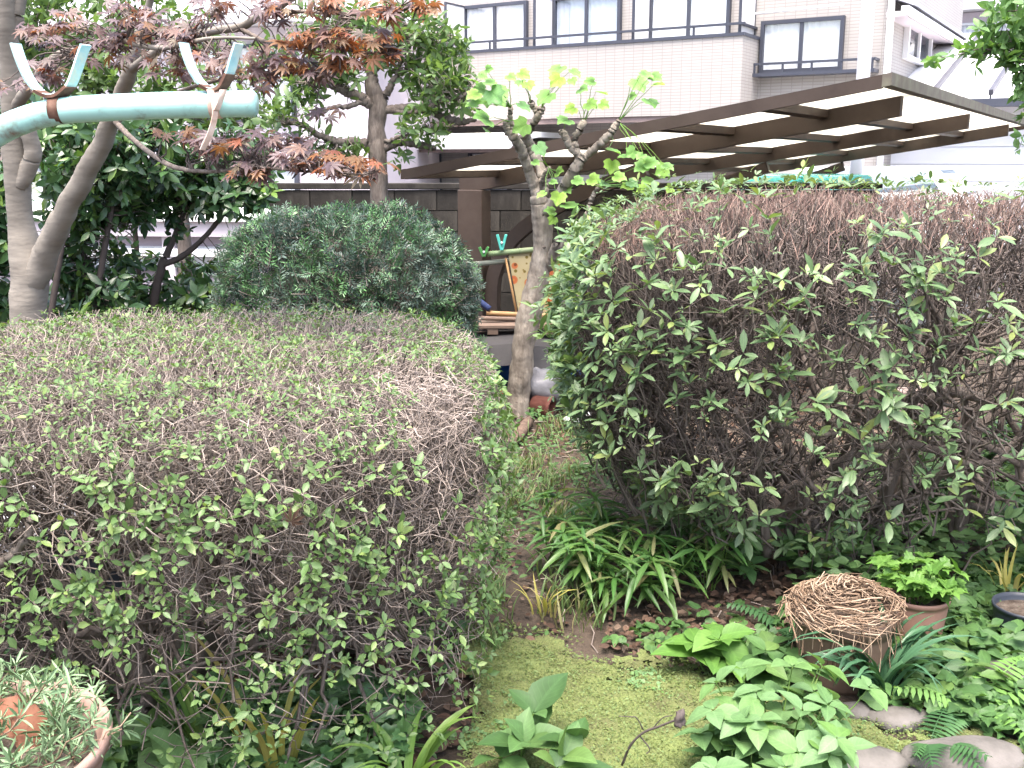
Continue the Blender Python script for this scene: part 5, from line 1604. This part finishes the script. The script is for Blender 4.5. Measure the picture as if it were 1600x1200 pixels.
L = rng.uniform(.06, .2, n)
t = np.linspace(0, 1, 6)
P = np.stack([np.cos(az0)[:, None] * (.13 + .05 * np.sqrt(t)[None]), np.sin(az0)[:, None] * (.13 + .05 * np.sqrt(t)[None]), .27 - L[:, None] * t[None] ** 2], -1) + rng.normal(0, .006, (n, 6, 3))
tube_mesh('hanging_straws', P, np.full((n, 6), .0016), M['straw'], sb, (0, 0, .21), 4, 'stuff')

# stones
for k, (x, y, s, lab) in enumerate(((1585, 1078, (.11, .10, .07), 'rounded grey stone at the edge behind the fern'), (1398, 1128, (.085, .055, .03), 'flat stone at the moss edge below the strap-leaved clump'), (1335, 1118, (.05, .04, .03), 'small grey stone under the straw pot'),
                                  (1330, 1195, (.15, .07, .035), 'flat pale stepping stone under the broad-leaved plant'), (1520, 1190, (.17, .075, .035), 'flat pale stepping stone in the near corner below the fern'))):
    c = gnd(x, y)
    crumple('stone', lab, 'stone', A3([c[0], c[1], 0]), s, M['stone'], 40 + k, .14).location.z = s[2] * .35

# ------------------------------------------------------------------ low plants
leaf_mat('ground_leaf', [(.042, .092, .028), (.058, .125, .038), (.075, .15, .048), (.036, .082, .03), (.10, .175, .05)], .3, .5, .3)
leaf_mat('under_leaf', [(.07, .135, .045), (.09, .17, .055), (.115, .2, .07), (.06, .12, .045)], .3, .5, .35)
leaf_mat('pale_leaf', [(.085, .165, .06), (.11, .2, .08), (.13, .225, .10), (.095, .185, .045)], .32, .5, .3)
leaf_mat('deep_leaf', [(.05, .115, .04), (.068, .145, .05), (.09, .175, .06)], .25, .35, .5)
leaf_mat('sasa_leaf', [(.04, .11, .025), (.06, .145, .03), (.05, .12, .035), (.085, .165, .04), (.055, .13, .03), (.2, .19, .09)], .3, .4, .4)
leaf_mat('strap_leaf', [(.03, .08, .04), (.04, .10, .05), (.055, .125, .06)], .15, .4, .45)
leaf_mat('bright_blade', [(.10, .2, .045), (.14, .25, .06), (.18, .28, .07)], .3, .4, .45)
leaf_mat('yellow_blade', [(.30, .30, .07), (.36, .32, .10), (.40, .34, .16)], .3, .5, .3)
leaf_mat('herb_leaf', [(.075, .165, .035), (.095, .2, .04), (.115, .22, .05)], .35, .5, .3)
leaf_mat('fern_leaf', [(.12, .24, .06), (.15, .28, .08)], .3, .5, .3)
leaf_mat('dark_fern_leaf', [(.035, .09, .035), (.05, .12, .04)], .25, .5, .3)
leaf_mat('succulent', [(.13, .21, .11), (.16, .25, .13), (.19, .27, .15)], .1, .5, .35, rib=1)
leaf_mat('dead_leaf', [(.05, .03, .021), (.08, .047, .033), (.12, .075, .053), (.04, .025, .019), (.18, .13, .10)], .1, .8, .2, rib=.8)
leaf_mat('grass_blade', [(.07, .12, .04), (.10, .16, .055), (.13, .18, .07), (.22, .2, .10)], .25, .5, .3)
leaf_mat('moss_leaf', [(.10, .12, .04), (.115, .15, .045), (.13, .165, .055), (.10, .145, .05), (.13, .185, .08)], .2, .6, .25)
M = MATS


def plant(name, label, loc, leaf_t, mat, items, stem_mat=None, cat='plant', group=None, part='leaf'):
    """items: list of (tip offset xyz from loc, direction, up, size) with stems from the base"""
    loc = A3(loc, float)
    t = thing(name, label, cat, loc, 0, group)
    P = A3([i[0] for i in items], float); D = A3([i[1] for i in items], float); N = A3([i[2] for i in items], float); S = A3([i[3] for i in items], float)
    leaves(t, (0, 0, 0) if True else loc, leaf_t, P, D, N, S, M[mat], 0) if False else single_leaves(part, leaf_t, P, frames(D, N), S, M[mat], t)
    return t, P


def bush_plant(name, label, loc, n_stem, h, spread, k, leaf_t, mat, size, spread_a=1.15, stem='grey_twig', tier=2, up=.7, cat='plant', group=None, droop=.15):
    """several stems, leaf whorls in tiers along each"""
    loc = A3(loc, float)
    t = thing(name, label, cat, loc, 0, group)
    lines, Ps, As = [], [], []
    for i in range(n_stem):
        a = rng.random() * 6.28; r = spread * math.sqrt(rng.random())
        tip = A3([r * math.cos(a), r * math.sin(a), h * rng.uniform(.6, 1.1) * (1 - .3 * r / max(spread, .01))])
        b0 = A3([.25 * tip[0], .25 * tip[1], 0])
        L = branch_line(b0, tip, 6, .008)
        lines.append(L)
        for j in range(tier):
            f = 1 - .32 * j
            q = L[int(round(5 * f))]
            Ps.append(q); As.append(unit(L[-1] - L[-3] + A3([0, 0, up * .1]) + rand_dirs(1)[0] * .02))
    lines = A3(lines)
    tube_mesh('stems', lines, np.linspace(.003, .0018, 6)[None] * np.ones((n_stem, 1)), M[stem], t, (0, 0, 0), 5, 'stuff')
    p_, d_, n_, s_ = whorls(A3(Ps), unit(A3(As)), k, spread_a, size, .22)
    d_ = unit(d_ - UP * droop)
    single_leaves('leaf', leaf_t, p_, frames(d_, unit(n_ + UP * .8)), s_, M[mat], t)
    return t


def blade_mesh(n=8, w=.05, arc=1.2, rise=.9):
    """arching strap: starts upright, bends over; length about 1"""
    t = np.linspace(0, 1, n)
    ang = math.pi / 2 * rise - arc * t ** 1.3
    y = np.concatenate([[0], np.cumsum(np.cos(ang[:-1]) / (n - 1))]); z = np.concatenate([[0], np.cumsum(np.sin(ang[:-1]) / (n - 1))])
    ww = w * np.minimum(1, (1 - t) * 3.2 + .02) * (.7 + .3 * np.sin(math.pi * np.minimum(t + .2, 1)))
    V, UV = [], []
    for i in range(n):
        V += [[-ww[i], y[i], z[i] + ww[i] * .35], [0, y[i], z[i]], [ww[i], y[i], z[i] + ww[i] * .35]]
        UV += [[0, t[i]], [.5, t[i]], [1, t[i]]]
    f4 = []
    for i in range(n - 1):
        b = 3 * i
        f4 += [[b, b + 1, b + 4, b + 3], [b + 1, b + 2, b + 5, b + 4]]
    return A3(V), np.zeros((0, 3), int), A3(f4), A3(UV)


BL_ARCH = [blade_mesh(9, w, a, r) for w, a, r in ((.03, 2.4, .95), (.028, 1.9, .9), (.032, 2.8, 1.0), (.028, 1.3, .8))]
BL_SOFT = [blade_mesh(9, .05, a, r) for a, r in ((1.5, .8), (1.9, .9), (1.1, .7))]
BL_GRASS = [blade_mesh(5, .03, a, r) for a, r in ((1.2, .9), (1.8, .9), (.7, .8))]


def clump(name, label, loc, tm, mat, n, size, r=.02, az=(0, 6.28), cat='plant', part='blade', sj=.25):
    t = thing(name, label, cat, loc)
    for i in range(n):
        a = rng.uniform(*az)
        d = A3([[math.cos(a), math.sin(a), 0]])
        q = A3([[r * math.cos(a + .5) * rng.random(), r * math.sin(a + .5) * rng.random(), 0]])
        tilt = rng.normal(0, .18)
        single_leaves(part, tm[i % len(tm)], q, frames(d, A3([[math.sin(a) * tilt, -math.cos(a) * tilt, 1]])), A3([size * rng.uniform(1 - sj, 1 + sj)]), M[mat], t)
    return t


def fern_tmpl(n=15, arc=1.0):
    V, UV, f3 = [], [], []
    t = np.linspace(0, 1, n)
    ang = .9 - arc * t
    y = np.concatenate([[0], np.cumsum(np.cos(ang[:-1]) / (n - 1))]); z = np.concatenate([[0], np.cumsum(np.sin(ang[:-1]) / (n - 1))])
    for i in range(1, n - 1):
        L = .26 * math.sin(math.pi * (.12 + .88 * (1 - t[i])) * .62) * (1 if t[i] > .15 else .5)
        for s in (-1, 1):
            b = len(V)
            V += [[0, y[i] - .018, z[i]], [0, y[i] + .022, z[i]], [s * L * .55, y[i] + .055, z[i] - .01], [s * L * .5, y[i] - .005, z[i] - .02], [s * L, y[i] + .05, z[i] - .06]]
            UV += [[0, 0]] * 5
            f3 += [[b, b + 3, b + 2], [b, b + 2, b + 1], [b + 3, b + 4, b + 2]] if s > 0 else [[b, b + 2, b + 3], [b, b + 1, b + 2], [b + 3, b + 2, b + 4]]
    b = len(V)
    for i in range(n):
        V += [[-.006, y[i], z[i] + .003], [.006, y[i], z[i] + .003]]; UV += [[0, 0]] * 2
    f4 = [[b + 2 * i, b + 2 * i + 1, b + 2 * i + 3, b + 2 * i + 2] for i in range(n - 1)]
    return A3(V), A3(f3), A3(f4), A3(UV)


FERN = [fern_tmpl(15, 1.1), fern_tmpl(15, 1.5)]

# strap-leaved clump by the straw pot
clump('strap_leaf_clump', 'dark green clump of arching strap leaves beside the straw pot', gnd(1372, 1098) + [0, 0, .0], BL_ARCH, 'strap_leaf', 60, .34, .05, (0, 6.28))
# blades at the bottom edge and yellow blades under the round bush
clump('lily_clump', 'bright green broad strap leaves at the bottom edge of the view', gnd(640, 1235), BL_SOFT, 'bright_blade', 13, .23, .05, (0.2, 6.0))
clump('yellowing_lily', 'yellowing strap leaves sprawling under the round bush', gnd(425, 1215), [blade_mesh(9, .022, 1.2, .85), blade_mesh(9, .024, .6, .8)], 'yellow_blade', 12, .42, .06, (0, 6.28))
clump('lily_clump', 'thin green strap leaves under the front of the round bush', gnd(330, 1190), [blade_mesh(9, .02, 1.4, .85), blade_mesh(9, .02, .9, .8)], 'bright_blade', 14, .36, .08, (0, 3.6))
# broad-leaved plants by the moss
bush_plant('broad_leaf_plant', 'tall pale green broad-leaved plant in front of the straw pot', gnd(1215, 1195), 24, .27, .25, 4, BROAD, 'pale_leaf', .068, 1.25, 'bright_blade', 2)
bush_plant('broad_leaf_plant', 'pale green broad-leaved plant at the bottom edge over the moss', gnd(1130, 1250), 12, .2, .18, 4, BROAD, 'pale_leaf', .066, 1.25, 'bright_blade', 2)
bush_plant('broad_leaf_plant', 'low broad-leaved plant at the top edge of the moss beside the sasa', gnd(1108, 1050), 5, .17, .09, 4, BROAD, 'herb_leaf', .095, 1.2, 'bright_blade', 2)
bush_plant('broad_leaf_plant', 'green broad-leaved plant between the moss and the straw pot', gnd(1195, 1060), 6, .13, .10, 4, BROAD, 'ground_leaf', .08, 1.25, 'bright_blade', 2)
bush_plant('glossy_leaf_plant', 'glossy oval-leaved plant at the left edge of the moss', gnd(805, 1190), 5, .15, .10, 3, BROAD, 'ground_leaf', .10, .9, 'bright_blade', 1)
bush_plant('glossy_leaf_plant', 'small oval-leaved plant beside the lily at the bottom edge', gnd(890, 1240), 4, .13, .08, 3, BROAD, 'ground_leaf', .09, .7, 'bright_blade', 1)
# shrubs with long leaves under the azalea hedge
for k, (x, y, n, h, sp, lab) in enumerate(((1270, 925, 4, .30, .1, 'dark long-leaved shrublet behind the straw pot'), (1420, 850, 8, .34, .2, 'long-leaved shrub behind the herb pot'), (1530, 850, 8, .34, .22, 'long-leaved shrub above the black pot'),
                                         (1480, 800, 7, .32, .2, 'long-leaved shrub in the gap under the bare azalea branches'), (1600, 800, 8, .36, .22, 'long-leaved shrub at the edge of the view under the hedge'), (1160, 905, 4, .22, .12, 'long-leaved seedling at the foot of the azalea stems'), (1040, 850, 4, .2, .1, 'long-leaved seedling above the sasa clump'), (1370, 800, 7, .36, .16, 'tall long-leaved shrub in the opening of the azalea hedge'), (1560, 760, 7, .34, .2, 'long-leaved shrub below the lowest bare azalea branch'))):
    bush_plant('shrublet', lab, gnd(x, y), n, h, sp, 6, LAUREL, 'deep_leaf', .088, 1.15, 'dark_twig', 2, cat='shrub')
# dwarf bamboo
for k, (x, y, n, sp, lab) in enumerate(((930, 930, 16, .17, 'bushy dwarf bamboo spreading over the dirt beside the path'), (1020, 935, 13, .16, 'dwarf bamboo in front of the azalea stems'), (870, 880, 9, .12, 'dwarf bamboo tuft leaning over the dirt path'), (1105, 925, 8, .13, 'dwarf bamboo beside the leaf litter'), (960, 860, 9, .14, 'dwarf bamboo at the back by the hedge foot'))):
    bush_plant('dwarf_bamboo', lab, gnd(x, y), n, .3, sp, 5, SASA, 'sasa_leaf', .125, 1.05, 'bright_blade', 2, cat='bamboo', droop=.35)
# herbs in the pink pot
hb_ = bush_plant('potted_herb', 'bright green herb filling the pinkish brown pot', PPOT + [0, .0, .155], 30, .16, .14, 4, IVY, 'herb_leaf', .05, 1.2, 'bright_blade', 2)
bush_plant('leafy_weed', 'bright green weed rising behind the straw bundle', gnd(1345, 1000), 12, .2, .11, 4, IVY, 'herb_leaf', .05, 1.2, 'bright_blade', 2)
# ferns
for x, y, n, s, mt, lab, azr in ((1520, 1120, 7, .26, 'fern_leaf', 'pale feathery fern in front of the grey stone', (0, 6.28)), (1455, 1170, 6, .2, 'dark_fern_leaf', 'low dark fern at the moss edge', (0, 6.28)), (270, 1120, 7, .24, 'dark_fern_leaf', 'dark fern at the trunk of the round bush', (0, 6.28)), (1225, 985, 5, .18, 'dark_fern_leaf', 'small fern left of the straw bundle', (0, 6.28))):
    clump('fern', lab, gnd(x, y), FERN, mt, n, s, .02, azr, 'fern', 'frond')
# hosta-like leaves at the bottom left
bush_plant('heart_leaf_plant', 'round pale leaves beside the terracotta bowl', gnd(230, 1235), 7, .14, .13, 2, HEART, 'pale_leaf', .10, 1.0, 'bright_blade', 1)
# succulents in the bowl
t = thing('succulent', 'trailing grey-green succulent with dry stems in the terracotta bowl', 'plant', PB + [0, 0, PBz + PBH * .86])
n = 150
a = rng.random(n) * 6.28; r = .225 * np.sqrt(rng.random(n))
tipz = rng.uniform(.02, .11, n)
b0 = np.stack([r * np.cos(a), r * np.sin(a), np.zeros(n)], 1)
tip = b0 + np.stack([rng.normal(0, .05, n), rng.normal(.01, .05, n), tipz], 1)
ln = A3([branch_line(p, q, 5, .006) for p, q in zip(b0, tip)])
tube_mesh('stems', ln, np.full((n, 5), .0016), M['straw'], t, (0, 0, 0), 4, 'stuff')
P = np.concatenate([ln[:, 4], ln[:, 3], ln[:, 2]])
p_, d_, n_, s_ = whorls(P, unit(np.concatenate([ln[:, 4] - ln[:, 2]] * 3)), 6, .9, .03, .3)
leaves(t, (0, 0, 0), leaf_tmpl([(.3, .07), (.75, .07)], .5, .05), p_, d_, n_, s_, M['succulent'], 0, 'leaf', 'leaves') if False else joined_leaves('leaves', leaf_tmpl([(.3, .075), (.75, .07)], .5, .05), p_, frames(d_, n_), s_, M['succulent'], t)
t2 = thing('heart_leaf_seedling', 'single round pale leaf growing inside the terracotta bowl', 'plant', PB + [0, 0, PBz + PBH * .86])
single_leaves('leaf', HEART, A3([[.0, -.13, .05], [-.1, -.16, .03], [-.08, .02, .09]]), frames(A3([[.9, -.3, .1], [.3, -.9, 0], [.2, -.6, .1]]), A3([[0, -.3, 1.0], [0, -.3, 1], [0, -.4, 1]])), A3([.085, .06, .05]), M['bright_blade'], t2)


# ------------------------------------------------------------------ ground cover nobody could count
def scatter(poly, n, jitter=0.0):
    poly = A3(poly)
    lo_, hi_ = poly.min(0), poly.max(0)
    out = np.zeros((0, 2))
    while len(out) < n:
        q = lo_ + rng.random((n * 2, 2)) * (hi_ - lo_)
        out = np.concatenate([out, q[in_poly(q[:, 0], q[:, 1], poly)]])
    return out[:n]


def cover(name, label, cat, poly, n, tm, mat, size, h=(.01, .08), tilt=.5, facing=.4, patch=None, sj=.3):
    q = scatter(ground_poly(poly), n)
    if patch:
        k = rng.random(len(q)) < np.clip(.5 + patch[1] * noise3(np.c_[q, np.zeros(len(q))], patch[0], patch[2]), 0, 1)
        q = q[k]
    n = len(q)
    z = gz(q[:, 0], q[:, 1]) + rng.uniform(h[0], h[1], n)
    P = np.c_[q, z]
    a = rng.random(n) * 6.28
    D = np.c_[np.cos(a), np.sin(a), rng.normal(0, tilt * .5, n)]
    N = np.c_[rng.normal(0, tilt, n), rng.normal(-facing, tilt, n), np.ones(n)]
    S = size * np.clip(rng.normal(1, sj, n), .4, 1.8)
    o = joined_leaves(name, tm, P, frames(D, N), S, M[mat], None)
    return tag(o, label, cat)


cover('ground_cover', 'mass of heart-shaped green leaves round the pots', 'ground cover', [(1330, 1000), (1380, 960), (1480, 900), (1640, 860), (1680, 1200), (1560, 1170), (1440, 1130), (1350, 1120)], 1900, HEART, 'ground_leaf', .04, (.01, .06))
cover('ground_cover', 'larger oval leaves among the pots', 'ground cover', [(1400, 1060), (1470, 980), (1640, 960), (1680, 1150), (1540, 1130)], 260, OVATE, 'ground_leaf', .06, (.03, .1))
cover('ground_cover', 'mixed low leaves under the bare azalea branches', 'ground cover', [(1230, 960), (1300, 850), (1350, 740), (1500, 700), (1660, 700), (1680, 900), (1450, 920), (1330, 985)], 3400, OVATE, 'under_leaf', .05, (.02, .26))
cover('ground_cover', 'low leaves and seedlings under the round bush', 'ground cover', [(-40, 1240), (-40, 990), (150, 960), (450, 985), (700, 985), (760, 1050), (740, 1130), (690, 1190), (560, 1260)], 4200, SMALL, 'ground_leaf', .034, (.01, .12), patch=(5, .8, 3))
cover('ground_cover', 'ivy leaves creeping below the round bush', 'ground cover', [(180, 1240), (200, 1120), (420, 1080), (640, 1110), (680, 1190), (560, 1260)], 900, IVY, 'deep_leaf', .05, (.02, .1))
cover('ground_cover', 'sparse seedlings on the dirt beside the bare tree', 'ground cover', [(770, 830), (775, 690), (830, 655), (960, 670), (1000, 760), (930, 800), (850, 790)], 1500, SMALL, 'ground_leaf', .035, (.005, .08), patch=(6, .9, 5))
cover('ground_cover', 'small leaves along the dark soil above the moss', 'ground cover', [(930, 1000), (1080, 960), (1230, 960), (1260, 1060), (1130, 1050), (1000, 1030)], 170, HEART, 'ground_leaf', .035, (.01, .05))
cover('moss_tufts', 'fine yellow-green moss over the garden path', 'moss', [(740, 1005), (790, 994), (870, 1005), (960, 1030), (1060, 1054), (1130, 1068), (1190, 1092), (1260, 1124), (1400, 1134), (1640, 1185), (1640, 1260), (700, 1280), (740, 1130)], 34000, SMALL, 'moss_leaf', .0065, (.004, .022), tilt=.9, facing=.2, sj=.4)
cover('clover', 'tiny clover leaves at the edges of the moss', 'clover', [(690, 1240), (730, 1120), (760, 1060), (840, 1120), (800, 1160), (900, 1240)], 2200, HEART, 'pale_leaf', .012, (.003, .02), patch=(9, .7, 9))
cover('moss_tufts', 'stray moss and tiny weeds spreading off the path edge', 'moss', [(690, 990), (790, 965), (900, 985), (1010, 1015), (1200, 1065), (1300, 1105), (1100, 1085), (900, 1030), (760, 1030)], 5000, SMALL, 'moss_leaf', .012, (.001, .012), tilt=.9, facing=.2, patch=(8, .8, 31))
cover('ground_cover', 'small green weeds along the dirt path', 'ground cover', [(760, 1000), (765, 820), (800, 700), (870, 660), (960, 700), (930, 790), (840, 830), (860, 990)], 1500, SMALL, 'ground_leaf', .026, (.003, .04), patch=(7, .9, 41))
cover('clover', 'tiny clover leaves where the moss meets the dark soil', 'clover', [(940, 1040), (1060, 1050), (1190, 1085), (1300, 1120), (1420, 1140), (1400, 1170), (1100, 1110), (980, 1070)], 2000, HEART, 'pale_leaf', .012, (.003, .02), patch=(9, .7, 4))
for k, (x, y, n, h, sp, lab) in enumerate(((1090, 880, 4, .24, .12, 'long-leaved shrublet among the azalea stems'), (1215, 900, 4, .26, .1, 'long-leaved shrublet beside the azalea base'), (1330, 890, 5, .28, .14, 'long-leaved shrublet above the straw bundle'), (980, 800, 4, .2, .12, 'long-leaved seedling at the left end of the azalea hedge'))):
    bush_plant('shrublet', lab, gnd(x, y), n, h, sp, 6, LAUREL, 'deep_leaf', .08, 1.15, 'dark_twig', 2, cat='shrub')
cover('leaf_litter', 'brown fallen leaves on the soil under the hedge', 'litter', [(950, 1010), (900, 900), (1000, 800), (1250, 830), (1340, 900), (1300, 985), (1100, 1040)], 1500, OVATE, 'dead_leaf', .03, (.003, .02), tilt=.35)
cover('leaf_litter', 'dry leaves and bits along the dirt path', 'litter', [(770, 990), (770, 700), (850, 650), (960, 700), (930, 850), (900, 990)], 420, OVATE, 'dead_leaf', .026, (.002, .012), tilt=.3)
cover('leaf_litter', 'dry leaves under the round bush', 'litter', [(-60, 1240), (-60, 960), (700, 960), (760, 1100), (650, 1250)], 1300, OVATE, 'dead_leaf', .035, (.002, .015), tilt=.35)
cover('leaf_litter', 'brown leaves at the foot of the wall and clutter', 'litter', [(700, 690), (700, 600), (1100, 590), (1500, 600), (1600, 700), (1000, 700)], 1500, OVATE, 'dead_leaf', .05, (.002, .02), tilt=.35)
# grass along the path
for lab, poly, n, s in (('thin grass tufts along the dirt path', [(830, 960), (850, 820), (900, 790), (960, 830), (960, 980), (880, 985)], 900, .12), ('ragged grass near the foot of the bare tree', [(775, 800), (775, 690), (880, 660), (1000, 700), (1000, 790), (860, 800)], 3600, .09), ('sparse grass at the right foot of the round bush', [(720, 1010), (740, 900), (790, 930), (810, 1000), (760, 1020)], 500, .09)):
    q = scatter(ground_poly(poly), n)
    k = rng.random(n) < np.clip(.55 + .8 * noise3(np.c_[q, np.zeros(n)], 7, 17), .05, 1)
    q = q[k]
    a = rng.random(len(q)) * 6.28
    D = np.c_[np.cos(a), np.sin(a), np.zeros(len(q))]
    N = np.c_[rng.normal(0, .3, len(q)), rng.normal(0, .3, len(q)), np.ones(len(q))]
    o = joined_leaves('grass', BL_GRASS[0], np.c_[q, gz(q[:, 0], q[:, 1])], frames(D, N), s * rng.uniform(.5, 1.4, len(q)), M['grass_blade'], None)
    tag(o, lab, 'grass')
dl = thing('dry_leaf', 'curled pinkish dry leaf caught in the front twigs of the round bush', 'leaf', at(455, 815, 2.1))
single_leaves('blade', MAPLE, A3([[0, 0, 0]]), frames(A3([[.5, -.2, .8]]), A3([[.1, -1, .3]])), A3([.04]), M['dead_leaf'], dl)
clump('grass_tuft', 'pale dry grass blades arching above the black pot', gnd(1575, 935), BL_GRASS, 'yellow_blade', 14, .2, .05, (0, 6.28), 'grass')
clump('grass_tuft', 'straw-coloured grass tuft leaning over the dirt path', gnd(850, 960), BL_GRASS, 'yellow_blade', 16, .14, .05, (0, 6.28), 'grass')
# fallen twigs
dt = thing('dead_twig', 'dry branching twig with a dark withered flower head over the moss', 'twig', gnd(975, 1195))
d0 = gnd(975, 1195)
for pts in ([(972, 1195, 2.45, 2.4), (985, 1165, 2.42, 2.4), (1005, 1145, 2.4, 2.2), (1030, 1135, 2.38, 2), (1055, 1125, 2.36, 2)], [(1000, 1150, 2.41, 1.3), (1015, 1170, 2.4, 1.2), (1010, 1178, 2.4, 1)], [(1005, 1140, 2.41, 1.2), (995, 1122, 2.4, 1), (985, 1120, 2.4, .8), (967, 1119, 2.4, .7)], [(1020, 1138, 2.4, 1.2), (1035, 1122, 2.38, 1), (1050, 1118, 2.37, .8)]):
    P, R = px_path(pts)
    MB().tube(P, R, 6).build('twig', M['dark_twig'], dt, off=d0, smooth=True)
crumple('withered_flower', 'dark grey withered flower head held up over the moss', 'flower', at(1060, 1125, 2.36), (.012, .012, .016), M['dark_twig'], 77, .7).location = tuple(at(1060, 1125, 2.36))
n = 260
q = np.concatenate([scatter(ground_poly([(770, 990), (770, 700), (850, 650), (1000, 700), (1250, 900), (1240, 1020), (900, 1000)]), 170), scatter(ground_poly([(0, 1200), (0, 1000), (700, 1000), (740, 1180)]), 90)])
a = rng.random(n) * 6.28; L = rng.uniform(.03, .16, n)
P = np.c_[q, gz(q[:, 0], q[:, 1]) + .01]
D = np.c_[np.cos(a), np.sin(a), rng.normal(0, .1, n)]
pts, R = twig_set(P, unit(D), L, .0025, .0015, 4, .006)
tag(tube_mesh('fallen_twigs', pts, R, M['grey_twig'], None, (0, 0, 0), 4, 'stuff'), 'scattered dry twigs on the soil', 'twigs')

# ------------------------------------------------------------------ repeats of a kind share a group
GROUPS = {'shrublet': 'long-leaved shrublets under the azalea hedge', 'dwarf_bamboo': 'dwarf bamboo beside the dirt path', 'fern': 'ferns on the garden floor', 'stone': 'stones along the moss',
          'plastic_bag': 'plastic bags lying about', 'plant_pot': 'plastic plant pots', 'camellia_shrub': 'camellias at the left boundary', 'broad_leaf_plant': 'broad-leaved plants by the moss', 'glossy_leaf_plant': 'oval-leaved plants by the moss',
          'pot_shard': 'pot shards in the bowl', 'parked_car': 'cars in the parking lot', 'tool_handle': 'tool handles on the pallet', 'bamboo_pole': 'poles behind the bare tree', 'clothes_peg': 'clips on the bamboo pole', 'lily_clump': 'strap-leaved lilies', 'grass_tuft': 'dry grass tufts'}
for o in bpy.data.objects:
    if o.parent is None and o.name.split('.')[0] in GROUPS:
        o['group'] = GROUPS[o.name.split('.')[0]]
